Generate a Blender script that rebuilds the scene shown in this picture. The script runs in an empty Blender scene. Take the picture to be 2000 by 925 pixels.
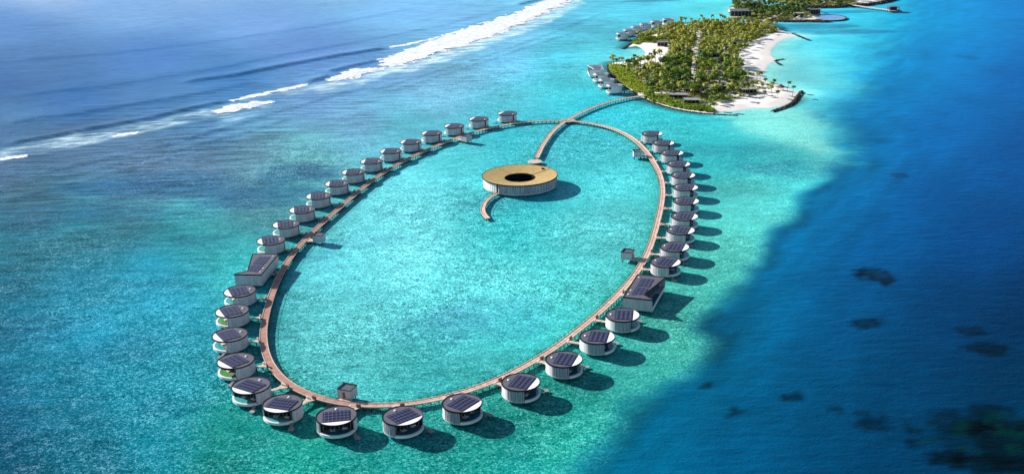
import bpy, bmesh, math, random
import numpy as np
from mathutils import Vector, Matrix
R = math.radians
C = bpy.context.scene.collection
SC = bpy.context.scene

# ---------------------------------------------------------------- camera
CAM_H, PITCH, F = 217.0, R(19.57), 2150.0
cam = bpy.data.objects.new('camera', bpy.data.cameras.new('camera'))
C.objects.link(cam)
cam.location = (0, 0, CAM_H)
ROLL = R(-1.5)
CAM_M = Matrix.Rotation(math.pi / 2 - PITCH, 4, 'X') @ Matrix.Rotation(ROLL, 4, 'Z')
cam.rotation_euler = CAM_M.to_euler()
cam.data.sensor_width = 36
cam.data.lens = 36 * F / 2000
cam.data.clip_start = 1
cam.data.clip_end = 60000
SC.camera = cam

# ---------------------------------------------------------------- light
SUN_EL = R(25.5)
SUN_AZ = R(147)          # direction towards the sun, measured from +X
sd = Vector((math.cos(SUN_EL) * math.cos(SUN_AZ), math.cos(SUN_EL) * math.sin(SUN_AZ), math.sin(SUN_EL)))
sl = bpy.data.lights.new('sun', 'SUN')
sl.energy = 5.0
sl.angle = R(0.5)
sl.color = (1.0, 0.945, 0.88)
sun = bpy.data.objects.new('sun', sl)
sun.rotation_euler = sd.to_track_quat('Z', 'Y').to_euler()
sun.location = (0, 0, 400)
C.objects.link(sun)
W = bpy.data.worlds.new('World')
SC.world = W
W.use_nodes = True
nt = W.node_tree
bg = nt.nodes['Background']
sky = nt.nodes.new('ShaderNodeTexSky')
sky.sky_type = 'NISHITA'
sky.sun_disc = False
sky.sun_elevation = SUN_EL
sky.sun_rotation = math.pi / 2 - SUN_AZ
sky.air_density = 1.0
sky.dust_density = 0.6
sky.ozone_density = 1.6
nt.links.new(sky.outputs[0], bg.inputs[0])
bg.inputs[1].default_value = 0.072
SC.view_settings.view_transform = 'Standard'
SC.view_settings.look = 'None'
SC.view_settings.exposure = 0.75
SC.view_settings.gamma = 1.0

# ---------------------------------------------------------------- helpers
CAM_X, CAM_Y, CAM_F = (CAM_M @ Vector((1, 0, 0))), (CAM_M @ Vector((0, 1, 0))), (CAM_M @ Vector((0, 0, -1)))


def at(px, py, z=0.0):
    """survey point: a bearing read off the photograph -> metres on the level z"""
    d = CAM_F + CAM_X * ((px - 1000) / F) - CAM_Y * ((py - 462.5) / F)
    t = (CAM_H - z) / -d.z
    return Vector((d.x * t, d.y * t, z))


def srgb(r, g, b):
    f = lambda c: (c / 255 / 12.92) if c <= 10 else ((c / 255 + 0.055) / 1.055) ** 2.4
    return np.array([f(max(0, r)), f(max(0, g)), f(max(0, b))])


def tag(o, label=None, cat=None, group=None, kind=None):
    if label: o['label'] = label
    if cat: o['category'] = cat
    if group: o['group'] = group
    if kind: o['kind'] = kind
    return o


def empty(name, loc, rz=0.0):
    o = bpy.data.objects.new(name, None)
    o.empty_display_size = 2
    C.objects.link(o)
    o.location = loc
    o.rotation_euler = (0, 0, rz)
    return o


def copy_tree(o, parent=None):
    c = o.copy()
    C.objects.link(c)
    c.parent = parent
    for ch in list(KIDS.get(o.name, [])):
        cc = copy_tree(ch, c)
        KIDS.setdefault(c.name, []).append(cc)
    return c


KIDS = {}


class MB:
    """collects primitive shapes, links them as one mesh"""
    def __init__(s):
        s.v, s.f = [], []

    def poly(s, pts):
        n = len(s.v)
        s.v += [tuple(p) for p in pts]
        s.f.append(tuple(range(n, n + len(pts))))

    def box(s, c, d, rz=0.0):
        cx, cy, cz = c
        hx, hy, hz = d[0] / 2, d[1] / 2, d[2] / 2
        ca, sa = math.cos(rz), math.sin(rz)
        n = len(s.v)
        for z in (-hz, hz):
            for x, y in ((-hx, -hy), (hx, -hy), (hx, hy), (-hx, hy)):
                s.v.append((cx + x * ca - y * sa, cy + x * sa + y * ca, cz + z))
        for q in ((0, 3, 2, 1), (4, 5, 6, 7), (0, 1, 5, 4), (1, 2, 6, 5), (2, 3, 7, 6), (3, 0, 4, 7)):
            s.f.append(tuple(n + i for i in q))

    def prism(s, pts, z0, z1):
        n, m = len(s.v), len(pts)
        s.v += [(p[0], p[1], z0) for p in pts] + [(p[0], p[1], z1) for p in pts]
        s.f.append(tuple(n + i for i in reversed(range(m))))
        s.f.append(tuple(n + m + i for i in range(m)))
        for i in range(m):
            j = (i + 1) % m
            s.f.append((n + i, n + j, n + m + j, n + m + i))

    def tube(s, a, b, r0, r1=None, k=6):
        a, b = Vector(a), Vector(b)
        r1 = r0 if r1 is None else r1
        d = (b - a).normalized()
        x = d.orthogonal().normalized()
        y = d.cross(x)
        n = len(s.v)
        for p, r in ((a, r0), (b, r1)):
            for i in range(k):
                t = 2 * math.pi * i / k
                s.v.append(tuple(p + x * (r * math.cos(t)) + y * (r * math.sin(t))))
        for i in range(k):
            j = (i + 1) % k
            s.f.append((n + i, n + j, n + k + j, n + k + i))
        s.f.append(tuple(n + k + i for i in range(k)))
        s.f.append(tuple(n + i for i in reversed(range(k))))

    def sector(s, r0, r1, z0, z1, a0, a1, n=24):
        """closed annular sector"""
        b = len(s.v)
        full = abs(a1 - a0 - 2 * math.pi) < 1e-6
        m = n if full else n + 1
        for i in range(m):
            t = a0 + (a1 - a0) * i / n
            c, q = math.cos(t), math.sin(t)
            s.v += [(r0 * c, r0 * q, z0), (r1 * c, r1 * q, z0), (r1 * c, r1 * q, z1), (r0 * c, r0 * q, z1)]
        for i in range(n):
            p, q = b + 4 * i, b + 4 * ((i + 1) % m)
            for k in range(4):
                l = (k + 1) % 4
                s.f.append((p + k, p + l, q + l, q + k))
        if not full:
            s.f.append((b, b + 3, b + 2, b + 1))
            e = b + 4 * n
            s.f.append((e, e + 1, e + 2, e + 3))

    def build(s, name, mat, parent=None, smooth=False, normals=True):
        me = bpy.data.meshes.new(name)
        me.from_pydata(s.v, [], s.f)
        if normals:
            bm = bmesh.new()
            bm.from_mesh(me)
            bmesh.ops.recalc_face_normals(bm, faces=bm.faces)
            bm.to_mesh(me)
            bm.free()
        me.materials.append(mat)
        if smooth:
            me.polygons.foreach_set('use_smooth', [True] * len(me.polygons))
        o = bpy.data.objects.new(name, me)
        C.objects.link(o)
        if parent is not None:
            o.parent = parent
            KIDS.setdefault(parent.name, []).append(o)
        return o


def mat(name, col, rough=0.6, spec=0.3, metal=0.0, noise=None, bump=None, obj_coords=True):
    """principled material, base colour varied by procedural noise: noise=(scale, amount)"""
    m = bpy.data.materials.new(name)
    m.use_nodes = True
    t = m.node_tree
    p = t.nodes['Principled BSDF']
    p.inputs['Roughness'].default_value = rough
    p.inputs['Specular IOR Level'].default_value = spec
    p.inputs['Metallic'].default_value = metal
    p.inputs['Base Color'].default_value = (*col, 1)
    geo = t.nodes.new('ShaderNodeNewGeometry')
    if noise:
        n = t.nodes.new('ShaderNodeTexNoise')
        n.inputs['Scale'].default_value = noise[0]
        n.inputs['Detail'].default_value = 4
        t.links.new(geo.outputs['Position'], n.inputs['Vector'])
        r = t.nodes.new('ShaderNodeMapRange')
        r.inputs['From Min'].default_value = 0.3
        r.inputs['From Max'].default_value = 0.7
        r.inputs['To Min'].default_value = 1 - noise[1]
        r.inputs['To Max'].default_value = 1 + noise[1]
        t.links.new(n.outputs['Fac'], r.inputs['Value'])
        mx = t.nodes.new('ShaderNodeMix')
        mx.data_type = 'RGBA'
        mx.blend_type = 'MULTIPLY'
        mx.inputs[0].default_value = 1
        mx.inputs[6].default_value = (*col, 1)
        t.links.new(r.outputs[0], mx.inputs[7])
        t.links.new(mx.outputs[2], p.inputs['Base Color'])
    if bump:
        n2 = t.nodes.new('ShaderNodeTexNoise')
        n2.inputs['Scale'].default_value = bump[0]
        t.links.new(geo.outputs['Position'], n2.inputs['Vector'])
        b = t.nodes.new('ShaderNodeBump')
        b.inputs['Strength'].default_value = bump[1]
        b.inputs['Distance'].default_value = bump[2]
        t.links.new(n2.outputs['Fac'], b.inputs['Height'])
        t.links.new(b.outputs[0], p.inputs['Normal'])
    return m


def mat_stripes(name, col_a, col_b, rough=0.6):
    """boards laid across a walkway: stripes along the U of the 'run' map"""
    m = bpy.data.materials.new(name)
    m.use_nodes = True
    t = m.node_tree
    p = t.nodes['Principled BSDF']
    p.inputs['Roughness'].default_value = rough
    p.inputs['Specular IOR Level'].default_value = 0.2
    uv = t.nodes.new('ShaderNodeUVMap')
    uv.uv_map = 'run'
    w = t.nodes.new('ShaderNodeTexWave')
    w.inputs['Scale'].default_value = 0.55
    w.inputs['Distortion'].default_value = 0.4
    t.links.new(uv.outputs[0], w.inputs['Vector'])
    n = t.nodes.new('ShaderNodeTexNoise')
    n.inputs['Scale'].default_value = 0.35
    n.inputs['Detail'].default_value = 5
    t.links.new(uv.outputs[0], n.inputs['Vector'])
    a = t.nodes.new('ShaderNodeMath')
    a.operation = 'MULTIPLY_ADD'
    a.inputs[1].default_value = 0.35
    t.links.new(w.outputs['Fac'], a.inputs[0])
    t.links.new(n.outputs['Fac'], a.inputs[2])
    cr = t.nodes.new('ShaderNodeMapRange')
    cr.inputs['From Min'].default_value = 0.4
    cr.inputs['From Max'].default_value = 0.9
    t.links.new(a.outputs[0], cr.inputs['Value'])
    mx = t.nodes.new('ShaderNodeMix')
    mx.data_type = 'RGBA'
    mx.inputs[6].default_value = (*col_a, 1)
    mx.inputs[7].default_value = (*col_b, 1)
    t.links.new(cr.outputs[0], mx.inputs[0])
    # redder, darker western side: weaker grazing sheen put into the colour
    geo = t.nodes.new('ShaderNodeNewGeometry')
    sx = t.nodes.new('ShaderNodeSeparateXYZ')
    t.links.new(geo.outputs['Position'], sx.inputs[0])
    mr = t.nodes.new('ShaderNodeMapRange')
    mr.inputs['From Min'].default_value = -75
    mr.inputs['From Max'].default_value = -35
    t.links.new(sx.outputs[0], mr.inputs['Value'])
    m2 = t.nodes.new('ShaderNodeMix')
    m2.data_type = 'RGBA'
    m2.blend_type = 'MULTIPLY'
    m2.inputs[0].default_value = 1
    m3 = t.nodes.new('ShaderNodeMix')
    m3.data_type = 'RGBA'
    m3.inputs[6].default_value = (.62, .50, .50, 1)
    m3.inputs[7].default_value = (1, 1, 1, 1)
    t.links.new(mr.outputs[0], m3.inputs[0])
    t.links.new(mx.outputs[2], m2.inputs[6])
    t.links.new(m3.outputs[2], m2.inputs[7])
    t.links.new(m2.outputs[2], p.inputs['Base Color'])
    return m


def mat_battens(name, col, dark, pitch=0.45):
    """vertical battens round a wall: stripes along the U of the 'run' map"""
    m = mat(name, col, 0.65, 0.2)
    t = m.node_tree
    p = t.nodes['Principled BSDF']
    uv = t.nodes.new('ShaderNodeUVMap')
    uv.uv_map = 'run'
    br = t.nodes.new('ShaderNodeTexNoise')
    br.inputs['Scale'].default_value = 1.0
    br.inputs['Detail'].default_value = 3
    mp = t.nodes.new('ShaderNodeMapping')
    mp.inputs['Scale'].default_value = (1.3, 0.12, 1)
    t.links.new(uv.outputs[0], mp.inputs[0])
    t.links.new(mp.outputs[0], br.inputs['Vector'])
    w = t.nodes.new('ShaderNodeTexWave')
    w.inputs['Scale'].default_value = 0.314 / pitch
    t.links.new(uv.outputs[0], w.inputs['Vector'])
    ad = t.nodes.new('ShaderNodeMath')
    ad.operation = 'MULTIPLY_ADD'
    ad.inputs[1].default_value = 0.45
    t.links.new(w.outputs['Fac'], ad.inputs[0])
    t.links.new(br.outputs['Fac'], ad.inputs[2])
    mr = t.nodes.new('ShaderNodeMapRange')
    mr.inputs['From Min'].default_value = 0.42
    mr.inputs['From Max'].default_value = 0.95
    t.links.new(ad.outputs[0], mr.inputs['Value'])
    mx = t.nodes.new('ShaderNodeMix')
    mx.data_type = 'RGBA'
    mx.inputs[6].default_value = (*dark, 1)
    mx.inputs[7].default_value = (*col, 1)
    t.links.new(mr.outputs[0], mx.inputs[0])
    t.links.new(mx.outputs[2], p.inputs['Base Color'])
    return m


M = dict(
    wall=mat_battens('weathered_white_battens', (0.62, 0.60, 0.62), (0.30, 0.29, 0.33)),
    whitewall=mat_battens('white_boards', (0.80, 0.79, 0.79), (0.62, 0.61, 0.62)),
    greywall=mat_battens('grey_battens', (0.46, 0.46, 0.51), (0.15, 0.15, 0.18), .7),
    spapale=mat_battens('pale_boards', (0.84, 0.78, 0.76), (0.66, 0.58, 0.57), 1.1),  # sunlit part of the wall: its lit whiteness is put into the colour
    spawall=mat_battens('pale_battens', (0.52, 0.50, 0.55), (0.12, 0.12, 0.15), 1.1),
    white=mat('white_plaster', (0.78, 0.79, 0.80), 0.5, 0.3, noise=(0.6, 0.06)),
    slab=mat('pale_slab', (0.50, 0.53, 0.57), 0.6, 0.3, noise=(0.7, 0.10)),
    roof=mat('charcoal_roofing', (0.105, 0.10, 0.13), 0.65, 0.3, noise=(0.5, 0.18)),
    rim=mat('black_roof_rim', (0.007, 0.007, 0.010), 0.6, 0.2),
    crescent=mat('white_roof_membrane', (0.86, 0.86, 0.87), 0.5, 0.3, noise=(0.8, 0.05)),
    glass=mat('dark_glass', (0.010, 0.016, 0.020), 0.3, 0.25),
    frame=mat('dark_frame', (0.03, 0.03, 0.035), 0.5, 0.3),
    interior=mat('terrace_boards', (0.24, 0.18, 0.14), 0.7, 0.2, noise=(1.2, 0.2)),
    pool=mat('pool_teal', (0.06, 0.36, 0.36), 0.12, 0.5, noise=(0.9, 0.2)),
    poolgreen=mat('pool_green', (0.10, 0.30, 0.09), 0.12, 0.5, noise=(0.9, 0.2)),
    pooldark=mat('pool_dark_teal', (0.02, 0.14, 0.17), 0.12, 0.5, noise=(0.9, 0.2)),
    post=mat('dark_timber', (0.055, 0.04, 0.033), 0.8, 0.1, noise=(1.0, 0.3)),
    timber=mat('brown_timber', (0.20, 0.105, 0.075), 0.7, 0.2, noise=(0.8, 0.3)),
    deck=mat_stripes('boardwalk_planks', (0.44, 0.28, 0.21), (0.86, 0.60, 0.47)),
    kerb=mat('pale_kerb_timber', (0.62, 0.50, 0.43), 0.7, 0.2, noise=(0.9, 0.15)),
    pale=mat('bleached_boards', (0.60, 0.46, 0.38), 0.7, 0.2, noise=(1.0, 0.2)),
    trunk=mat('palm_trunk', (0.19, 0.15, 0.12), 0.9, 0.1),
    rock=mat('dark_rock', (0.075, 0.062, 0.052), 0.9, 0.1, noise=(0.8, 0.5)),
    concrete=mat('weathered_concrete', (0.30, 0.29, 0.29), 0.8, 0.2, noise=(0.6, 0.2)),
    beige=mat('beige_wall', (0.48, 0.40, 0.33), 0.8, 0.2, noise=(0.6, 0.15)),
    thatch=mat('palm_thatch', (0.24, 0.16, 0.12), 0.95, 0.1, noise=(2.0, 0.3)),
    sandpath=mat('sand_path', (0.66, 0.58, 0.50), 0.95, 0.1, noise=(0.4, 0.2)),
)


def mat_panel():
    m = mat('solar_glass', (0.010, 0.012, 0.045), 0.3, 0.45)
    t = m.node_tree
    p = t.nodes['Principled BSDF']
    tc = t.nodes.new('ShaderNodeTexCoord')
    br = t.nodes.new('ShaderNodeTexBrick')
    br.offset = 0
    br.inputs['Color1'].default_value = (0.010, 0.011, 0.042, 1)
    br.inputs['Color2'].default_value = (0.018, 0.017, 0.055, 1)
    br.inputs['Mortar'].default_value = (0.17, 0.17, 0.26, 1)
    br.inputs['Scale'].default_value = 1
    br.inputs['Mortar Size'].default_value = 0.06
    br.inputs['Brick Width'].default_value = 1.04
    br.inputs['Row Height'].default_value = 1.52
    t.links.new(tc.outputs['Object'], br.inputs['Vector'])
    t.links.new(br.outputs['Color'], p.inputs['Base Color'])
    return m


M['panel'] = mat_panel()


def mat_leaf(name, cols, sc):
    m = bpy.data.materials.new(name)
    m.use_nodes = True
    t = m.node_tree
    p = t.nodes['Principled BSDF']
    p.inputs['Roughness'].default_value = 0.55
    p.inputs['Specular IOR Level'].default_value = 0.25
    geo = t.nodes.new('ShaderNodeNewGeometry')
    n = t.nodes.new('ShaderNodeTexNoise')
    n.inputs['Scale'].default_value = sc
    n.inputs['Detail'].default_value = 3
    t.links.new(geo.outputs['Position'], n.inputs['Vector'])
    oi = t.nodes.new('ShaderNodeObjectInfo')
    a = t.nodes.new('ShaderNodeMath')
    a.operation = 'MULTIPLY_ADD'
    a.inputs[1].default_value = 0.55
    t.links.new(oi.outputs['Random'], a.inputs[0])
    t.links.new(n.outputs['Fac'], a.inputs[2])
    cr = t.nodes.new('ShaderNodeValToRGB')
    e = cr.color_ramp.elements
    e[0].position, e[0].color = 0.42, (*cols[0], 1)
    e[1].position, e[1].color = 0.98, (*cols[2], 1)
    x = e.new(0.7)
    x.color = (*cols[1], 1)
    t.links.new(a.outputs[0], cr.inputs[0])
    t.links.new(cr.outputs[0], p.inputs['Base Color'])
    tr = t.nodes.new('ShaderNodeBsdfTranslucent')
    t.links.new(cr.outputs[0], tr.inputs['Color'])
    ms = t.nodes.new('ShaderNodeMixShader')
    ms.inputs[0].default_value = 0.35
    out = t.nodes['Material Output']
    t.links.new(p.outputs[0], ms.inputs[1])
    t.links.new(tr.outputs[0], ms.inputs[2])
    t.links.new(ms.outputs[0], out.inputs['Surface'])
    return m


M['palmleaf'] = mat_leaf('palm_fronds', ((0.05, 0.11, 0.015), (0.17, 0.25, 0.025), (0.50, 0.48, 0.07)), 0.5)
M['treeleaf'] = mat_leaf('tree_leaves', ((0.03, 0.09, 0.022), (0.09, 0.19, 0.03), (0.26, 0.36, 0.035)), 0.5)
M['hedge'] = mat_leaf('bright_shrubs', ((0.14, 0.24, 0.01), (0.34, 0.46, 0.015), (0.50, 0.56, 0.03)), 0.12)
M['under'] = mat_leaf('undergrowth_leaves', ((0.07, 0.13, 0.015), (0.18, 0.25, 0.02), (0.34, 0.36, 0.05)), 0.07)

rng = np.random.default_rng(7)
random.seed(7)

_perm = rng.random((256, 256))


def vnoise(x, y):
    xi, yi = np.floor(x).astype(int), np.floor(y).astype(int)
    fx, fy = x - xi, y - yi
    fx, fy = fx * fx * (3 - 2 * fx), fy * fy * (3 - 2 * fy)
    g = lambda a, b: _perm[a & 255, b & 255]
    return (g(xi, yi) * (1 - fx) + g(xi + 1, yi) * fx) * (1 - fy) + (g(xi, yi + 1) * (1 - fx) + g(xi + 1, yi + 1) * fx) * fy


def fbm(x, y, s, o=4):
    r, a, t = 0, 1, 0
    for k in range(o):
        r = r + a * vnoise(x / s + 17.3 * k, y / s - 9.1 * k)
        t += a
        a *= 0.5
        s /= 2.03
    return r / t


def sstep(a, b, x):
    t = np.clip((x - a) / (b - a), 0, 1)
    return t * t * (3 - 2 * t)


def dist_line(X, Y, pts, closed=False):
    """distance, side (+ = left of travel) and 0..1 run along a polyline"""
    best = np.full(X.shape, 1e18)
    side = np.zeros(X.shape)
    run = np.zeros(X.shape)
    P = [(p[0], p[1]) for p in pts]
    if closed: P = P + [P[0]]
    n = len(P) - 1
    for i in range(n):
        ax, ay = P[i]
        bx, by = P[i + 1]
        dx, dy = bx - ax, by - ay
        L = dx * dx + dy * dy + 1e-9
        t = np.clip(((X - ax) * dx + (Y - ay) * dy) / L, 0, 1)
        ex, ey = X - ax - t * dx, Y - ay - t * dy
        d = ex * ex + ey * ey
        m = d < best
        best = np.where(m, d, best)
        side = np.where(m, np.sign(dx * ey - dy * ex), side)
        run = np.where(m, (i + t) / n, run)
    return np.sqrt(best), side, run


def inside(X, Y, pts):
    r = np.zeros(X.shape, bool)
    P = [(p[0], p[1]) for p in pts]
    for i in range(len(P)):
        ax, ay = P[i]
        bx, by = P[(i + 1) % len(P)]
        c = ((ay > Y) != (by > Y)) & (X < (bx - ax) * (Y - ay) / (by - ay + 1e-12) + ax)
        r ^= c
    return r


def sdist(X, Y, pts):
    """+ inside a closed outline"""
    d, _, _ = dist_line(X, Y, pts, True)
    return np.where(inside(X, Y, pts), d, -d)


def line(pp, z=0.0):
    return [at(x, y, z) for x, y in pp]


def catmull(pts, step):
    P = [Vector(p) for p in pts]
    P = [P[0] * 2 - P[1]] + P + [P[-1] * 2 - P[-2]]
    fine = []
    for i in range(1, len(P) - 2):
        a, b, c, d = P[i - 1:i + 3]
        for k in range(16):
            t = k / 16
            fine.append(0.5 * ((2 * b) + (c - a) * t + (2 * a - 5 * b + 4 * c - d) * t * t + (3 * b - a - 3 * c + d) * t ** 3))
    fine.append(P[-2])
    return resample(fine, step)


def resample(fine, step, closed=False):
    if closed: fine = fine + [fine[0]]
    s = [0]
    for i in range(1, len(fine)): s.append(s[-1] + (fine[i] - fine[i - 1]).length)
    n = max(2, round(s[-1] / step))
    out, j = [], 0
    for k in range(n + (0 if closed else 1)):
        q = s[-1] * k / n
        while j < len(s) - 2 and s[j + 1] < q: j += 1
        f = (q - s[j]) / max(1e-9, s[j + 1] - s[j])
        out.append(fine[j].lerp(fine[j + 1], min(1, f)))
    return out


# ---------------------------------------------------------------- site plan
RING_PX = [(1108, 236), (1070, 235.5), (1040, 236), (1003, 240), (964, 248), (925, 260), (894, 269), (860.5, 280), (821.6, 297), (785, 317),
           (751.5, 336), (725.6, 353), (692, 380), (668.6, 402), (643.7, 422), (619, 444.6), (599, 464.5), (579, 487), (559, 517),
           (544, 541.5), (529, 576), (519, 606), (516, 638), (517, 665), (521, 686), (533, 715), (550, 736), (575, 756), (612, 775),
           (666, 790), (727, 794.7), (770, 793), (810, 788), (875, 773.5), (937, 752), (993, 728), (1043.6, 701), (1091, 672.5),
           (1132.6, 644), (1171, 612), (1207, 576), (1236, 537), (1255.7, 509), (1275, 469), (1285, 437), (1291, 402), (1292.5, 367.6),
           (1286, 333), (1274, 308), (1260, 291), (1232.7, 270.7), (1205, 255), (1181, 246.5), (1158, 240.5), (1134, 237)]
DZ = 2.1
_rp = resample([at(x, y, DZ) for x, y in RING_PX], 1.0, True)
_z = np.array([complex(p.x, p.y) for p in _rp])
_c = np.fft.fft(_z)
_k = np.fft.fftfreq(len(_z), 1 / len(_z))
_c[np.abs(_k) > 7] = 0
_z = np.fft.ifft(_c)
RING = resample([Vector((q.real, q.imag, DZ)) for q in _z], 3.4, True)
RX = np.array([p.x for p in RING])
RY = np.array([p.y for p in RING])


def ring_near(p):
    """nearest ring point and the outward direction there"""
    i = int(np.argmin((RX - p.x) ** 2 + (RY - p.y) ** 2))
    a, b, q = RING[i - 1], RING[(i + 1) % len(RING)], RING[i]
    t = (b - a).normalized()
    nrm = Vector((t.y, -t.x, 0))
    cen = Vector((RX.mean(), RY.mean(), 0))
    if nrm.dot(Vector((q.x, q.y, 0)) - cen) < 0: nrm = -nrm
    return q, nrm, t


ISLE = line([(1256, 192), (1275, 200), (1311, 211), (1350, 218), (1390, 222), (1414, 219), (1439, 216.6), (1465, 212), (1506, 211.5),
             (1530, 207), (1552, 196), (1562, 182), (1550, 178), (1535, 171), (1519, 166), (1501, 161), (1491, 153), (1493, 140), (1501, 126),
             (1517, 118), (1506, 109), (1506, 98), (1519, 83), (1537, 75), (1562, 70), (1545, 66), (1526, 60), (1514, 52), (1500, 45),
             (1475, 44), (1441, 44), (1415, 43), (1389, 43), (1368, 44), (1332, 48), (1311, 54), (1288, 64), (1262, 72), (1242, 80),
             (1232, 86), (1222, 93), (1232, 92), (1243, 90), (1252, 94), (1262, 103), (1254, 111), (1239, 115), (1215, 121), (1195, 123),
             (1188, 133), (1195, 147), (1208, 160), (1226, 173), (1241, 183)])
ISLE2 = line([(1428, 31), (1450, 36), (1480, 37), (1505, 41), (1540, 43), (1575, 43), (1600, 43), (1612, 40), (1608, 33), (1596, 28),
              (1592, 24), (1575, 19), (1552, 15), (1520, 14), (1492, 11), (1470, 5), (1440, 6), (1424, 14), (1422, 24)])
ISLE3 = line([(1478, -2), (1515, 3), (1545, 8), (1580, 13), (1615, 14.5), (1655, 13), (1695, 9.5), (1730, 3), (1755, -6), (1790, -16),
              (1700, -26), (1600, -24), (1500, -16), (1470, -10)])

# ---------------------------------------------------------------- water
EDGE = line([(1795, -60), (1752, -10), (1728, 40), (1702, 80), (1682, 120), (1658, 165), (1632, 200), (1612, 228), (1618, 262), (1640, 300), (1642, 322),
             (1600, 350), (1577, 375), (1562, 405), (1538, 432), (1506, 460), (1482, 492), (1452, 528), (1428, 557), (1395, 620), (1358, 690),
             (1325, 738), (1245, 787), (1175, 852), (1115, 900), (1060, 955), (1010, 1020)])
TONGUE = line([(1425, 222), (1470, 219), (1530, 214), (1585, 214), (1605, 240), (1632, 296), (1600, 300), (1540, 285), (1480, 262), (1430, 240)])
# colour of the water seen from above (sRGB), place by place: sea bed and depth, plus painted sky sheen and corner vignette
CPTS = [
    # open ocean, its pale sky sheen painted in
    (-60, -40, 119, 160, 225), (0, 60, 93, 136, 198), (250, 20, 126, 165, 220), (300, 120, 79, 125, 193), (0, 160, 58, 104, 166), (150, 200, 56, 104, 166),
    (500, 40, 121, 160, 220), (600, 100, 99, 136, 201), (450, 160, 66, 120, 182), (800, 20, 130, 186, 242), (900, 40, 126, 182, 232),
    (700, 130, 99, 141, 201), (300, 190, 73, 120, 176), (1020, -10, 129, 191, 232), (0, 240, 73, 114, 160),
    (100, -20, 162, 181, 222), (400, -30, 150, 176, 220), (700, -30, 145, 181, 222), (60, 130, 73, 114, 168),
    # reef flat behind the surf
    (0, 330, 82, 109, 146), (150, 300, 87, 116, 152), (60, 400, 64, 104, 127), (250, 290, 89, 118, 155), (400, 250, 83, 129, 176), (600, 200, 107, 141, 191),
    (300, 350, 82, 99, 127), (400, 330, 87, 109, 142), (250, 430, 54, 107, 126), (150, 470, 35, 114, 131), (500, 300, 98, 135, 162),
    (800, 150, 119, 162, 207), (1000, 70, 125, 174, 217), (1100, 30, 102, 189, 224), (700, 230, 113, 157, 196), (850, 190, 119, 174, 207),
    (1000, 130, 108, 177, 221), (1100, 110, 71, 184, 209), (1250, 15, 87, 199, 230), (1380, 15, 92, 219, 235),
    # lagoon outside the ring, left; vignette darkening painted in at the corner
    (380, 430, 59, 150, 157), (480, 370, 82, 114, 132), (350, 470, 45, 166, 180), (300, 540, 30, 149, 186), (150, 560, 22, 130, 162), (30, 480, 30, 109, 131),
    (0, 620, 8, 111, 142), (200, 650, 22, 145, 176), (330, 620, 35, 164, 195), (100, 720, 8, 114, 142), (250, 740, 12, 130, 156), (0, 800, 2, 91, 123),
    (380, 720, 22, 149, 170), (150, 830, 5, 106, 132), (300, 850, 10, 125, 145), (0, 925, 0, 76, 104), (200, 925, 4, 96, 118), (450, 850, 15, 140, 134),
    (450, 925, 8, 119, 117), (600, 890, 12, 140, 127), (700, 925, 8, 122, 117), (560, 350, 71, 150, 157), (600, 300, 106, 177, 187), (470, 520, 50, 181, 188),
    (800, 240, 90, 177, 197), (1000, 190, 85, 186, 207), (1090, 170, 63, 199, 214), (1160, 220, 26, 178, 199), (900, 140, 119, 168, 201),
    (1180, 100, 82, 194, 214), (1230, 40, 87, 194, 219), (1150, 60, 82, 178, 209), (1185, 120, 102, 214, 224),
    # inside the ring
    (1000, 265, 50, 189, 205), (900, 300, 81, 199, 210), (1150, 280, 56, 189, 205), (1220, 330, 74, 202, 213), (800, 370, 108, 212, 223), (700, 430, 108, 212, 223),
    (650, 520, 100, 205, 218), (800, 500, 121, 220, 229), (1000, 450, 40, 188, 195), (1100, 430, 89, 202, 208), (1200, 420, 89, 202, 210), (900, 600, 89, 194, 204),
    (700, 620, 100, 205, 213), (1000, 560, 100, 205, 211), (1150, 520, 80, 199, 204), (620, 660, 94, 199, 207), (700, 720, 80, 194, 200), (850, 720, 60, 178, 185),
    (950, 700, 67, 178, 185), (1100, 600, 67, 188, 190), (1060, 390, 34, 169, 181), (1020, 640, 60, 178, 185),
    # sand shelf outside the ring, right
    (1470, 470, 80, 200, 196), (1415, 535, 78, 195, 186), (1365, 625, 68, 190, 176), (1275, 745, 55, 180, 170), (1175, 835, 42, 168, 158), (1540, 390, 75, 198, 198),
    (1300, 220, 34, 184, 194), (1400, 250, 57, 194, 204), (1350, 300, 39, 168, 178), (1450, 300, 28, 163, 178), (1550, 320, 28, 163, 178), (1580, 260, 109, 209, 209),
    (1450, 400, 87, 193, 191), (1400, 500, 80, 193, 183), (1500, 400, 94, 198, 200), (1430, 470, 94, 201, 191), (1380, 560, 73, 185, 175), (1300, 640, 73, 185, 169),
    (1330, 600, 67, 171, 164), (1230, 710, 60, 172, 168), (1150, 780, 25, 150, 141), (1050, 820, 20, 145, 131), (950, 860, 12, 135, 123), (1000, 900, 8, 129, 131),
    (850, 910, 8, 124, 120), (1600, 200, 98, 209, 219), (1650, 100, 61, 199, 230), (1560, 110, 121, 219, 230), (1560, 60, 71, 199, 224), (1500, 240, 133, 219, 214),
    (1600, 300, 109, 204, 204), (1660, 30, 51, 194, 230), (1540, 160, 133, 219, 230),
]
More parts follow.
